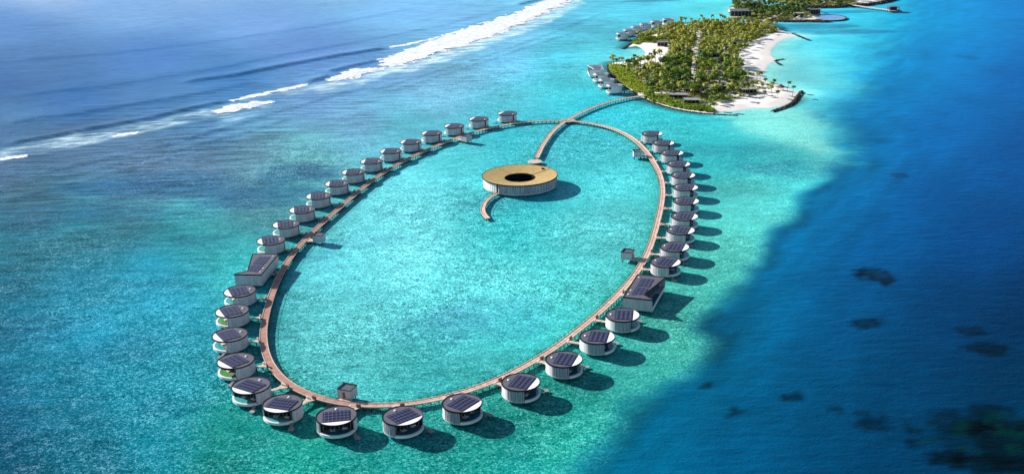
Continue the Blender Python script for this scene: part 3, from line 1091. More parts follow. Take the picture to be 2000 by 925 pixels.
# ---------------------------------------------------------------- walls with a run map
def arc_wall(name, r, t, z0, z1, a0, a1, m, parent, n=60, flute=0.07, pitch=0.45):
    """curved batten wall"""
    n = max(8, int((a1 - a0) * r / pitch))
    v, f, uv = [], [], []
    for i in range(n + 1):
        a = a0 + (a1 - a0) * i / n
        ro = r + (flute if i % 2 else 0.0)
        c, s = math.cos(a), math.sin(a)
        v += [(ro * c, ro * s, z0), (ro * c, ro * s, z1), ((r - t) * c, (r - t) * s, z1), ((r - t) * c, (r - t) * s, z0)]
    for i in range(n):
        p, q = 4 * i, 4 * i + 4
        for k, (a, b) in enumerate(((0, 1), (1, 2), (2, 3), (3, 0))):
            f.append((p + a, q + a, q + b, p + b))
            u0, u1 = r * (a0 + (a1 - a0) * i / n), r * (a0 + (a1 - a0) * (i + 1) / n)
            zz = (z0, z1, z1, z0)
            uv += [(u0, zz[a]), (u1, zz[a]), (u1, zz[b] + (0.1 if k in (1, 3) else 0)), (u0, zz[b])]
    f += [(0, 1, 2, 3), tuple(4 * n + q for q in (3, 2, 1, 0))]
    uv += [(0, 0)] * 8
    me = bpy.data.meshes.new(name)
    me.from_pydata(v, [], f)
    u = me.uv_layers.new(name='run')
    for i, q in enumerate(uv): u.data[i].uv = q
    me.materials.append(m)
    o = bpy.data.objects.new(name, me)
    C.objects.link(o)
    o.parent = parent
    KIDS.setdefault(parent.name, []).append(o)
    return o


def straight_wall(name, a, b, z0, z1, m, parent, t=0.25):
    a, b = Vector((a[0], a[1], 0)), Vector((b[0], b[1], 0))
    d = b - a
    L = d.length
    d.normalize()
    nr = Vector((-d.y, d.x, 0)) * t
    v = [(a.x, a.y, z0), (b.x, b.y, z0), (b.x, b.y, z1), (a.x, a.y, z1)]
    v += [(x + nr.x, y + nr.y, z) for x, y, z in v]
    f = [(0, 1, 2, 3), (5, 4, 7, 6), (1, 5, 6, 2), (4, 0, 3, 7), (3, 2, 6, 7), (4, 5, 1, 0)]
    uv = [(0, z0), (L, z0), (L, z1), (0, z1), (L, z0), (0, z0), (0, z1), (L, z1)] + [(0, 0)] * 16
    me = bpy.data.meshes.new(name)
    me.from_pydata(v, [], f)
    u = me.uv_layers.new(name='run')
    for i, q in enumerate(uv): u.data[i].uv = q
    me.materials.append(m)
    o = bpy.data.objects.new(name, me)
    C.objects.link(o)
    o.parent = parent
    KIDS.setdefault(parent.name, []).append(o)
    return o


# ---------------------------------------------------------------- round villa (local +X = out to sea)
RV, ZF, ZR = 8.0, 2.1, 6.9


def make_round_villa():
    root = empty('round_villa', (0, 0, 0))
    mb = MB()                                        # slab with an undercut edge
    n = 64
    rr = [(RV - 2.2, 1.15), (RV - 0.1, 1.55), (RV + 0.05, 1.8), (RV + 0.05, ZF), (0.01, ZF + .001)]
    for k, (r, z) in enumerate(rr):
        for i in range(n):
            a = 2 * math.pi * i / n
            mb.v.append((r * math.cos(a), r * math.sin(a), z))
    for k in range(len(rr) - 1):
        for i in range(n):
            j = (i + 1) % n
            mb.f.append((k * n + i, k * n + j, (k + 1) * n + j, (k + 1) * n + i))
    mb.f.append(tuple(reversed(range(n))))
    mb.build('floor_slab', M['slab'], root)
    o = R(58)
    gap = R(155)
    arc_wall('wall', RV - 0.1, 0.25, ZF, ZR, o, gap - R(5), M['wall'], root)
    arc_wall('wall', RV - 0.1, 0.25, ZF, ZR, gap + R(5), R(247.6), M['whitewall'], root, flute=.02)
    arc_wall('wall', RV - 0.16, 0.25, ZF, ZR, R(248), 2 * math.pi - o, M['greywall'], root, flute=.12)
    mb = MB()
    a = gap
    mb.box((math.cos(a) * (RV - .9), math.sin(a) * (RV - .9), (ZF + ZR) / 2), (0.1, 1.5, ZR - ZF), a)
    mb.build('door', M['frame'], root)
    # glass front, recessed in three flat runs
    gp = [(3.95, 6.45), (1.6, 4.2), (1.6, -4.2), (3.95, -6.45)]
    mb = MB()
    for i in range(3):
        (x0, y0), (x1, y1) = gp[i], gp[i + 1]
        mb.poly([(x0, y0, ZF), (x1, y1, ZF), (x1, y1, ZR), (x0, y0, ZR)])
    g = mb.build('glass_front', M['glass'], root)
    mb = MB()
    for i in range(3):
        (x0, y0), (x1, y1) = gp[i], gp[i + 1]
        k = max(2, int(math.hypot(x1 - x0, y1 - y0) / 1.6))
        for j in range(k + 1):
            mb.box((x0 + (x1 - x0) * j / k + .06, y0 + (y1 - y0) * j / k, (ZF + ZR) / 2), (.12, .12, ZR - ZF))
    mb.build('mullion', M['slab'], g)
    mb = MB()                                         # terrace deck between glass and pool
    pts = [(1.62, -4.2), (3.97, -6.4), (4.6, -6.2), (4.3, -2), (4.0, 2), (4.6, 6.2), (3.97, 6.4), (1.62, 4.2)]
    mb.prism(pts, ZF + .005, ZF + .35)
    mb.build('terrace', M['interior'], root)
    mb = MB()                                         # pool: water and white curved rim
    pts = [(7.3 * math.cos(t), 7.3 * math.sin(t)) for t in np.linspace(R(-52), R(52), 22)] + [(4.0, 2.2), (3.7, 0), (4.0, -2.2)]
    mb.prism(pts, ZF + .006, ZF + .55)
    mb.build('pool_water', M['pool'], root)
    mb = MB()
    mb.sector(7.3, RV + .12, 1.62, ZF + .58, -o + .02, o - .02, 30)
    mb.build('pool_rim', M['white'], root)
    # furniture on the terrace
    for bx in (((3.0, -2.4, ZF + .6), (1.8, .75, .28), .3), ((3.0, -1.2, ZF + .6), (1.8, .75, .28), .1), ((2.35, 3.0, ZF + .65), (.9, 2.0, .5), 0)):
        mb = MB()
        mb.box(*bx)
        mb.build('lounger' if bx[2] else 'sofa', M['white'], root)
    # roof
    mb = MB()
    chord = 4.95
    ca = math.acos(chord / (RV))
    mb.prism([(RV * math.cos(t), RV * math.sin(t)) for t in np.linspace(ca, 2 * math.pi - ca, 56)], ZR, ZR + .26)
    roof = mb.build('roof', M['roof'], root)
    mb = MB()
    mb.prism([((RV - .02) * math.cos(t), (RV - .02) * math.sin(t)) for t in np.linspace(-ca + .004, ca - .004, 24)], ZR + .02, ZR + .30)
    mb.build('white_crescent', M['crescent'], roof)
    mb = MB()
    mb.sector(RV - .16, RV + .14, ZR - .12, ZR + .46, 0, 2 * math.pi, 72)
    mb.build('roof_rim', M['rim'], roof)
    for k in range(4):
        x0 = -3.75 + k * 2.14
        mb = MB()
        mb.box((0, 0, 0), (1.88, 10.6, .07))
        s = mb.build('solar_panel', M['panel'], roof)
        s.location = (x0 + 1.04, 0, ZR + .47)
    mb = MB()
    for k in range(5):
        for i in range(12):
            a = 2 * math.pi * i / 12
            b = math.pi / 2 * k / 5
            mb.v.append((-5.4 + .62 * math.cos(a) * math.cos(b), .62 * math.sin(a) * math.cos(b), ZR + .26 + .5 * math.sin(b)))
    for k in range(4):
        for i in range(12):
            j = (i + 1) % 12
            mb.f.append((k * 12 + i, k * 12 + j, k * 12 + 12 + j, k * 12 + 12 + i))
    mb.f.append(tuple(48 + i for i in range(12)))
    mb.build('vent_dome', M['crescent'], roof, smooth=True)
    # stilts
    for i in range(8):
        a = 2 * math.pi * (i + .5) / 8
        mb = MB()
        mb.tube((5 * math.cos(a), 5 * math.sin(a), -1.5), (5 * math.cos(a), 5 * math.sin(a), 1.3), .3, k=8)
        mb.build('stilt', M['post'], root)
    # swim stair and landing on one side
    mb = MB()
    for k in range(6):
        mb.box((5.3 + .38 * k, 6.5 + .15 * k, 2.0 - .2 * k), (.5, 1.3, .12), .3)
    mb.build('stair', M['concrete'], root)
    mb = MB()
    mb.box((7.7, 7.6, .85), (2.8, 2.2, .22), .3)
    for sx, sy in ((-1, -1), (1, 1), (-1, 1), (1, -1)):
        mb.box((7.7 + sx * 1.1, 7.6 + sy * .8, -.3), (.2, .2, 2.1), .3)
    mb.build('swim_deck', M['concrete'], root)
    return root


FACING = [156, 160, 164, 168, 171, 175, 178, 181, 184, 188, 190.5, 192, 196, 204.5, 208, 213, 224.5, 238, 251.5, 278, 308, 322, 337, 341, 347, 351,
          333, 340, 340, 341, 341, 341, 341, 342, 344, 346, 348]
VILLAS = [  # roof middle in the photo, label
    (990.7, 221.5, 'round villa at the top end of the left row, closest to the boardwalk crossing'),
    (935, 232.4, 'second round villa of the left row counted from the boardwalk crossing'),
    (887, 246, 'round villa directly behind the small white hut on the upper left boardwalk'),
    (843, 260, 'fourth round villa of the left row counted from the boardwalk crossing'),
    (802, 277, 'fifth round villa of the left row counted from the boardwalk crossing'),
    (763, 295, 'sixth round villa of the left row counted from the boardwalk crossing'),
    (725.9, 314.7, 'seventh round villa of the left row counted from the boardwalk crossing'),
    (690, 335.7, 'eighth round villa of the left row, six above the black L-notched long villa'),
    (658, 358, 'round villa of the left row, fifth above the long dark-roofed villa'),
    (621.8, 382.4, 'round villa of the left row, fourth above the long dark-roofed villa'),
    (590, 409, 'round villa of the left row, third above the long dark-roofed villa'),
    (558.5, 437.6, 'round villa of the left row, second above the long dark-roofed villa'),
    (529, 469, 'round villa touching the upper end of the left long dark-roofed villa'),
    (468, 568, 'round villa just below the left long villa, small teal pool on its left'),
    (453, 606.6, 'round villa on the left with a green pool, second below the long villa'),
    (448.7, 653, 'leftmost round villa of all, pale teal pool under its white crescent'),
    (460, 703.5, 'round villa at lower left with a bright green pool'),
    (490, 752, 'round villa at the lower left bend, wide white crescent and teal pool'),
    (551.5, 787, 'round villa at the lower left bend with its open terrace facing the camera'),
    (656.8, 811, 'round villa nearest the camera, right below the black-roofed square hut'),
    (786.4, 811, 'round villa at the bottom, next to the right of the one nearest the camera'),
    (902.5, 786, 'round villa at bottom centre, third to the right along the bottom bend'),
    (1017, 745.4, 'round villa right of bottom centre, fourth below the right long villa'),
    (1101.5, 700.7, 'round villa at lower right, third below the right long villa'),
    (1166.5, 656.7, 'round villa at lower right, second below the right long villa'),
    (1216, 614.5, 'round villa just below the right long dark-roofed villa'),
    (1300, 511, 'round villa just above the right long dark-roofed villa'),
    (1317.6, 481.5, 'round villa of the right row, second above the long villa'),
    (1329.6, 449, 'round villa of the right row, third above the long villa'),
    (1337, 422, 'round villa of the right row, fourth above the long villa'),
    (1340, 392, 'rightmost round villa of all, fifth above the right long villa'),
    (1339, 365.5, 'round villa of the right row, sixth counted down from its top end'),
    (1334.4, 341.7, 'round villa of the right row, fifth counted down from its top end'),
    (1325.4, 320, 'round villa of the right row, fourth counted down from its top end'),
    (1313, 298.4, 'round villa of the right row, third counted down from its top end'),
    (1296, 279, 'round villa of the right row, second counted down from its top end'),
    (1274, 261, 'round villa at the top end of the right row, nearest the island beach'),
]


def spur(root_name, root, c, rz, q, nrm, t, reach):
    """entry walkway from the ring to the villa: flared at the ring, made in the villa's own frame"""
    inv = Matrix.Translation(Vector((c.x, c.y, 0))) @ Matrix.Rotation(rz, 4, 'Z')
    inv = inv.inverted()
    a = q + nrm * 1.75
    b = Vector((c.x, c.y, 0)) - nrm * (reach - 0.6)
    a.z = b.z = 0
    L = (b - a).length
    if L < 1.0: b = a + nrm * 1.0
    k = min(3.4, L * .45)
    mid = a + (b - a).normalized() * k
    w = (b - a).normalized()
    s = Vector((-w.y, w.x, 0))
    pts = [a + t * 2.6, a - t * 2.6, mid - s * .95, b - s * .95, b + s * .95, mid + s * .95]
    # keep the outline convex-ordered
    if (pts[1] - pts[2]).length > (pts[0] - pts[2]).length: pts[0], pts[1] = pts[1], pts[0]
    mb = MB()
    mb.prism([inv @ p for p in pts], DZ - .26, DZ - .012)
    e = mb.build('entry_walkway', M['pale'], root)
    for f in (0.3, 0.8):
        for sg in (-1, 1):
            mb = MB()
            p = inv @ (a.lerp(b, f) + s * (.8 * sg))
            mb.tube((p.x, p.y, -1.2), (p.x, p.y, DZ - .26), .18)
            mb.build('post', M['post'], e)
    mb = MB()
    p = inv @ (a + t * 1.9 + nrm * .3)
    mb.box((p.x, p.y, DZ + .75), (.5, 1.9, 1.5), math.atan2(nrm.y, nrm.x) - rz)
    mb.build('entry_screen', M['timber'], e)
    mb = MB()
    p = inv @ (a - t * 1.6 + nrm * .9)
    mb.tube((p.x, p.y, DZ), (p.x, p.y, DZ + .9), .42, .42, 10)
    mb.build('planter', M['white'], e)


proto = make_round_villa()
RNG = random.Random(3)
for i, (px, py, lab) in enumerate(VILLAS):
    o = proto if i == 0 else copy_tree(proto)
    c = at(px, py, ZR + .3)
    q, nrm, t = ring_near(c)
    d = Vector((c.x - q.x, c.y - q.y, 0))
    d.normalize()
    nn = (nrm + d).normalized()
    rz = R(FACING[i])
    o.location = (c.x, c.y, 0)
    o.rotation_euler = (0, 0, rz)
    if i >= 26: o.scale = (1, -1, 1)
    tag(o, lab, 'villa', 'round villas standing around the ring boardwalk')
    # pools differ in colour
    for ch in KIDS[o.name]:
        if ch.name.startswith('pool_water'):
            ch.material_slots[0].link = 'OBJECT'
            ch.material_slots[0].material = M['poolgreen'] if i in (14, 16) else (M['pooldark'] if 19 <= i <= 24 else M['pool'])
VILLA_ROOTS = [o for o in C.objects if o.get('category') == 'villa']
for o, (px, py, lab) in zip(VILLA_ROOTS, VILLAS):
    c = Vector((o.location.x, o.location.y, 0))
    q, nrm, t = ring_near(c)
    d = Vector((c.x - q.x, c.y - q.y, 0)).normalized()
    if o.scale.y < 0:
        # mirrored villas: build the spur in a mirrored frame
        h = empty('tmp', (0, 0, 0))
        inv_rz = o.rotation_euler.z
        n0 = len(KIDS[o.name])
        spur('s', o, c, inv_rz, q, d, t, RV)
        e = KIDS[o.name][-1]
        for m_o in [e] + KIDS.get(e.name, []):
            for vtx in m_o.data.vertices: vtx.co.y *= -1
            m_o.data.flip_normals()
        bpy.data.objects.remove(h)
    else:
        spur('s', o, c, o.rotation_euler.z, q, d, t, RV)

# ---------------------------------------------------------------- long villas (local +X = out to sea, 14.6 x 31 m)
def make_long_villa(my):
    """my: +1 / -1, which end the roof hooks out at"""
    root = empty('long_villa', (0, 0, 0))
    LX, LY = 14.6, 31.0
    hx, hy = LX / 2, LY / 2
    mb = MB()
    mb.prism([(-hx, -hy), (hx, -hy), (hx, hy), (-hx, hy)], 1.5, ZF)
    mb.build('floor_slab', M['slab'], root)
    edge = [(hx, -hy), (hx - .5, -hy + 1.3), (hx - 3.0, -hy + 3.2), (hx - 4.9, -hy + 5), (hx - 5.2, -hy + 6.5), (hx, hy)]
    edge = [(x, y * my) for x, y in edge]
    outline = [(-hx, -hy * my)] + edge + [(-hx, hy * my)]
    zt = 7.4
    straight_wall('wall', (-hx + .05, -hy * 1 + .05), (hx - .05, -hy + .05), ZF, zt, M['wall'], root)
    straight_wall('wall', (hx - .05, hy - .05), (-hx + .05, hy - .05), ZF, zt, M['wall'], root)
    straight_wall('wall', (-hx + .05, hy - .31), (-hx + .05, -hy + .31), ZF, zt, M['wall'], root)
    mb = MB()
    gx = [(x - 1.2, y) for x, y in edge[2:-1]] + [(hx - 3.2, (hy - .4) * my)]
    gx = [(hx - 5.0, (-hy + .4) * my)] + gx
    for (x0, y0), (x1, y1) in zip(gx[:-1], gx[1:]):
        mb.poly([(x0, y0, ZF), (x1, y1, ZF), (x1, y1, zt), (x0, y0, zt)])
    g = mb.build('glass_front', M['glass'], root)
    mb = MB()
    for k in range(14):
        f = k / 13
        (x0, y0), (x1, y1) = gx[-2], gx[-1]
        mb.box((x0 + (x1 - x0) * f + .08, y0 + (y1 - y0) * f, (ZF + zt) / 2), (.12, .14, zt - ZF))
    mb.build('mullion', M['slab'], g)
    mb = MB()
    mb.box((hx - .2, 0, 2.25), (.5, LY - .8, 1.3))
    mb.build('pool_rim', M['white'], root)
    mb = MB()
    mb.box((hx - 1.9, -4 * my, 2.3), (2.4, LY * .6, .6))
    mb.build('pool_water', M['pooldark'], root)
    mb = MB()
    mb.prism(outline, zt, zt + .28)
    roof = mb.build('roof', M['roof'], root)
    mb = MB()
    for (x0, y0), (x1, y1) in zip(outline, outline[1:] + outline[:1]):
        L = math.hypot(x1 - x0, y1 - y0)
        mb.box(((x0 + x1) / 2, (y0 + y1) / 2, zt + .17), (L + .2, .28, .6), math.atan2(y1 - y0, x1 - x0))
    mb.build('roof_rim', M['rim'], roof)
    for k in range(3):
        for j in range(2):
            mb = MB()
            ln = 10.6 - (1.1 * k if j == 0 else 0)
            mb.box((0, 0, 0), (2.02, ln, .07))
            s = mb.build('solar_panel', M['panel'], roof)
            s.location = (-hx + 4.2 + 2.2 * k, (-5.9 if j == 0 else 5.6) * my, zt + .42)
    for y in (-11.5, -6.2, 11.8):
        mb = MB()
        mb.tube((-hx + 1.7, y * my, zt + .2), (-hx + 1.7, y * my, zt + .62), .55, .35, 10)
        mb.build('vent_dome', M['crescent'], roof)
    for x in (-5, 5):
        for y in (-12, -4, 4, 12):
            mb = MB()
            mb.tube((x, y, -1.5), (x, y, 1.5), .3, k=8)
            mb.build('stilt', M['post'], root)
    return root


def place_long(px, py, my, label, rot):
    o = make_long_villa(my)
    c = at(px, py, 7.6)
    o.location = (c.x, c.y, 0)
    o.rotation_euler = (0, 0, rot)
    tag(o, label, 'villa', 'long villas on the ring boardwalk')
    q, nrm, t = ring_near(Vector((c.x, c.y, 0)))
    return o, c, q, nrm, t


for my, corners, lab in ((1, [(1213.8, 581.5), (1248.7, 537.4), (1268.9, 585), (1303.8, 540)], 'long villa with black slant-cut roof in the right row'),
                         (-1, [(514.5, 539.5), (541.8, 496.8), (459, 536.5), (489, 492.5)], 'long villa with black slant-cut roof in the left row')):
    K = [at(x, y, 7.6) for x, y in corners]      # ring-near, ring-far, sea-near, sea-far
    c = sum(K, Vector()) / 4
    ln = (K[1] + K[3] - K[0] - K[2]) / 2
    wd = (K[2] + K[3] - K[0] - K[1]) / 2
    print('long villa', ln.length, wd.length, math.degrees(math.atan2(ln.y, ln.x)), math.degrees(math.atan2(wd.y, wd.x)))
    o = make_long_villa(my)
    rot = math.atan2(ln.y, ln.x) - math.pi / 2 + (0 if my > 0 else math.pi)
    w2 = math.atan2(wd.y, wd.x)
    d_ = (w2 - rot + math.pi) % (2 * math.pi) - math.pi
    o.rotation_euler = (0, 0, rot + d_ / 3)
    o.location = (c.x, c.y, 0)
    tag(o, lab, 'villa', 'long villas on the ring boardwalk')
    q, nrm, t = ring_near(Vector((c.x, c.y, 0)))
    d = Vector((c.x - q.x, c.y - q.y, 0)).normalized()
    spur('s', o, c, o.rotation_euler.z, q, d, t, 8.2)

# ---------------------------------------------------------------- small square huts on the inner side
def make_hut():
    root = empty('square_hut', (0, 0, 0))
    hx, hy, z0, zt = 2.9, 3.1, 2.3, 6.0
    straight_wall('wall', (-hx, -hy), (hx, -hy), z0, zt, M['wall'], root, .2)
    straight_wall('wall', (hx, -hy + .203), (hx, hy - .203), z0, zt, M['wall'], root, .2)
    straight_wall('wall', (hx, hy), (-hx, hy), z0, zt, M['wall'], root, .2)
    straight_wall('wall', (-hx, hy - .203), (-hx, -hy + .203), z0, zt, M['wall'], root, .2)
    mb = MB()
    mb.box((0, 0, 2.1), (2 * hx + .2, 2 * hy + .2, .38))
    mb.build('floor_slab', M['slab'], root)
    mb = MB()
    mb.box((0, 0, zt - .35), (2 * hx - .5, 2 * hy - .5, .2))
    roof = mb.build('roof', M['roof'], root)
    mb = MB()
    for s in (-1, 1):
        mb.box((0, s * hy, zt + .12), (2 * hx + .3, .34, .24))
        mb.box((s * hx, 0, zt + .12), (.34, 2 * hy - .35, .238))
    mb.build('roof_rim', M['rim'], roof)
    mb = MB()
    mb.box((hx + .22, 0, 3.7), (.1, 1.1, 2.6))
    mb.build('door', M['timber'], root)
    for sx in (-1, 1):
        for sy in (-1, 0, 1):
            mb = MB()
            mb.tube((sx * 2.3, sy * 2.4, -1.4), (sx * 2.3, sy * 2.4, 1.95), .22)
            mb.build('stilt', M['post'], root)
    return root


HUTS = [(677.8, 755, 'black-roofed square hut on stilts at the bottom of the boardwalk loop'),
        (1226, 489.5, 'square hut on stilts inside the loop, beside the right boardwalk above the long villa'),
        (622.6, 456.5, 'square hut with dark roof inside the loop, touching the left boardwalk'),
        (1244.8, 294, 'small square hut at upper right, inside the loop below the top villas'),
        (911, 264.5, 'small white square hut on the upper left boardwalk')]
hut = make_hut()
for i, (px, py, lab) in enumerate(HUTS):
    o = hut if i == 0 else copy_tree(hut)
    c = at(px, py, 6.1)
    q, nrm, t = ring_near(c)
    d = Vector((q.x - c.x, q.y - c.y, 0))
    L = d.length
    d.normalize()
    o.location = (c.x, c.y, 0)
    rz = math.atan2(d.y, d.x)
    if i == 0: rz = R(-112)
    o.rotation_euler = (0, 0, rz)
    tag(o, lab, 'hut', 'square huts on the inner side of the ring boardwalk')
HUT_ROOTS = [o for o in C.objects if o.get('category') == 'hut']
for o in HUT_ROOTS:
    c = Vector((o.location.x, o.location.y, 0))
    q, nrm, t = ring_near(c)
    d = Vector((q.x - c.x, q.y - c.y, 0)).normalized()
    inv = (Matrix.Translation(c) @ Matrix.Rotation(o.rotation_euler.z, 4, 'Z')).inverted()
    a, b = c + d * 2.9, Vector((q.x, q.y, 0)) - d * 1.7
    if (b - a).dot(d) < .6: continue
    s = Vector((-d.y, d.x, 0))
    mb = MB()
    mb.prism([inv @ p for p in (a + s * 2.0, b + s * 2.9, b - s * 2.9, a - s * 2.0)][::-1], DZ - .26, DZ - .014)
    e = mb.build('entry_walkway', M['pale'], o)
    for sg in (-1, 1):
        mb = MB()
        p = inv @ (a.lerp(b, .5) + s * (1.6 * sg))
        mb.tube((p.x, p.y, -1.2), (p.x, p.y, DZ - .26), .18)
        mb.build('post', M['post'], e)

# benches along the ring
bench_spots = [(725, 797.5), (575, 761), (545, 729), (884, 772), (1135, 640), (1190, 591), (1246, 524), (527, 600)]

# ---------------------------------------------------------------- spa building
def build_spa():
    c = at(1015.2, 341.7, 8.2)
    root = empty('ring_building', (c.x, c.y, 0))
    tag(root, 'large ring shaped building with golden sloping roof and dark round courtyard', 'building')
    Ro, Ri = 25.0, 10.4
    mb = MB()
    mb.sector(Ri + .6, Ro - .4, 1.3, 2.2, 0, 2 * math.pi, 96)
    mb.build('floor_slab', M['slab'], root)
    g = R(-128)
    arc_wall('outer_wall', Ro - .3, .4, 2.2, 8.0, g + R(1.6), g + R(270), M['spawall'], root, flute=.35, pitch=1.0)
    arc_wall('outer_wall', Ro - .3, .4, 2.2, 8.0, g + R(270.5), g + 2 * math.pi - R(1.6), M['spapale'], root, flute=.08, pitch=1.0)
    mb = MB()
    mb.box((math.cos(g) * (Ro - 1.2), math.sin(g) * (Ro - 1.2), 5.1), (.2, 2.2, 5.8), g)
    mb.build('doorway', M['frame'], root)
    mb = MB()
    mb.sector(Ri, Ri + .5, 1.0, 6.4, 0, 2 * math.pi, 72)
    mb.build('inner_wall', M['glass'], root)
    mb = MB()
    mb.prism([(math.cos(a) * (Ri - .1), math.sin(a) * (Ri - .1)) for a in np.linspace(0, 2 * math.pi, 48, endpoint=False)], .35, .6)
    mb.build('courtyard_pool', mat('dark_courtyard_water', (0.006, 0.012, 0.018), 0.15, 0.4), root)
    # roof: faceted funnel
    n = 120
    mb = MB()
    rr = [(Ro + .25, 7.95), (Ro + .25, 8.3), (Ro - .2, 8.3), ((Ro + Ri) / 2, 7.25), (Ri - .1, 6.35), (Ri - .1, 6.0)]
    for r, z in rr:
        for i in range(n):
            a = 2 * math.pi * i / n
            rip = .05 if i % 2 else 0
            mb.v.append((r * math.cos(a), r * math.sin(a), z + rip))
    for k in range(len(rr)):
        k2 = (k + 1) % len(rr)
        for i in range(n):
            j = (i + 1) % n
            mb.f.append((k * n + i, k * n + j, k2 * n + j, k2 * n + i))
    m_ = bpy.data.materials.new('golden_shingles')
    m_.use_nodes = True
    t = m_.node_tree
    p = t.nodes['Principled BSDF']
    p.inputs['Roughness'].default_value = .55
    p.inputs['Specular IOR Level'].default_value = .35
    tc = t.nodes.new('ShaderNodeTexCoord')
    sp = t.nodes.new('ShaderNodeSeparateXYZ')
    t.links.new(tc.outputs['Object'], sp.inputs[0])
    an = t.nodes.new('ShaderNodeMath')
    an.operation = 'ARCTAN2'
    t.links.new(sp.outputs[1], an.inputs[0])
    t.links.new(sp.outputs[0], an.inputs[1])
    cmb = t.nodes.new('ShaderNodeCombineXYZ')
    t.links.new(an.outputs[0], cmb.inputs[0])
    ns = t.nodes.new('ShaderNodeTexNoise')
    ns.inputs['Scale'].default_value = 22
    ns.inputs['Detail'].default_value = 4
    t.links.new(cmb.outputs[0], ns.inputs['Vector'])
    n2 = t.nodes.new('ShaderNodeTexNoise')
    n2.inputs['Scale'].default_value = .5
    n2.inputs['Detail'].default_value = 5
    t.links.new(tc.outputs['Object'], n2.inputs['Vector'])
    ad = t.nodes.new('ShaderNodeMath')
    ad.operation = 'ADD'
    t.links.new(ns.outputs['Fac'], ad.inputs[0])
    t.links.new(n2.outputs['Fac'], ad.inputs[1])
    cr = t.nodes.new('ShaderNodeValToRGB')
    e = cr.color_ramp.elements
    e[0].position, e[0].color = .75, (.41, .28, .10, 1)
    e[1].position, e[1].color = 1.0, (.54, .385, .15, 1)
    hf = t.nodes.new('ShaderNodeMath')
    hf.operation = 'MULTIPLY'
    hf.inputs[1].default_value = .88
    t.links.new(ad.outputs[0], hf.inputs[0])
    t.links.new(hf.outputs[0], cr.inputs[0])
    t.links.new(cr.outputs[0], p.inputs['Base Color'])
    roof = mb.build('roof', m_, root)
    mb = MB()
    mb.sector(Ro + .2, Ro + .5, 7.7, 8.45, 0, 2 * math.pi, 96)
    mb.build('roof_rim', M['rim'], roof)
    mb = MB()
    mb.sector(Ri - .35, Ri - .12, 5.7, 6.55, 0, 2 * math.pi, 72)
    mb.build('courtyard_rim', M['rim'], roof)
    mb = MB()
    a = R(42)
    mb.tube((math.cos(a) * 21.5, math.sin(a) * 21.5, 7.8), (math.cos(a) * 21.5, math.sin(a) * 21.5, 8.55), .95, .95, 14)
    mb.build('roof_hatch', M['rim'], roof)
    for a in (R(128), R(33)):
        mb = MB()
        n_ = len(mb.v)
        for r_, z_ in ((Ri + .1, 6.42), (Ro - .3, 8.36)):
            for sg in (-.12, .12):
                mb.v.append((r_ * math.cos(a) - sg * math.sin(a), r_ * math.sin(a) + sg * math.cos(a), z_))
                mb.v.append((r_ * math.cos(a) - sg * math.sin(a), r_ * math.sin(a) + sg * math.cos(a), z_ + .12))
        mb.f += [(0, 1, 3, 2), (4, 6, 7, 5), (0, 4, 5, 1), (2, 3, 7, 6), (1, 5, 7, 3), (0, 2, 6, 4)]
        mb.build('roof_seam', M['thatch'], roof)
    for i in range(20):
        a = 2 * math.pi * i / 20
        mb = MB()
        mb.tube((math.cos(a) * 22, math.sin(a) * 22, -1.5), (math.cos(a) * 22, math.sin(a) * 22, 1.35), .35, k=8)
        mb.build('stilt', M['post'], root)


build_spa()

# ---------------------------------------------------------------- islands
PATH1 = line([(1366, 68), (1365, 84), (1361, 98), (1360, 112), (1356, 128), (1352, 145), (1350, 162)])
VEG = line([(1191, 128), (1215, 131), (1240, 130), (1266, 128), (1290, 124), (1306, 113), (1306, 92), (1275, 87), (1238, 86), (1248, 79),
            (1268, 70), (1290, 64), (1320, 54), (1350, 49), (1400, 47), (1440, 48), (1480, 48), (1503, 50), (1524, 64), (1502, 70), (1487, 77),
            (1468, 87), (1449, 102), (1438, 117), (1444, 132), (1455, 145), (1462, 160), (1478, 176), (1476, 190), (1440, 197), (1404, 206),
            (1395, 219), (1370, 217), (1330, 210), (1290, 201), (1258, 190), (1240, 180), (1215, 163), (1198, 147), (1190, 135)])
ISLE_H = 1.8


def island_height(X, Y, isl, h=ISLE_H, slope=0.14):
    s = sdist(X, Y, isl)
    return np.clip(s * slope, -1.2, h) + np.where(s > 12, (fbm(X, Y, 20, 3) - .5) * .5, 0), s


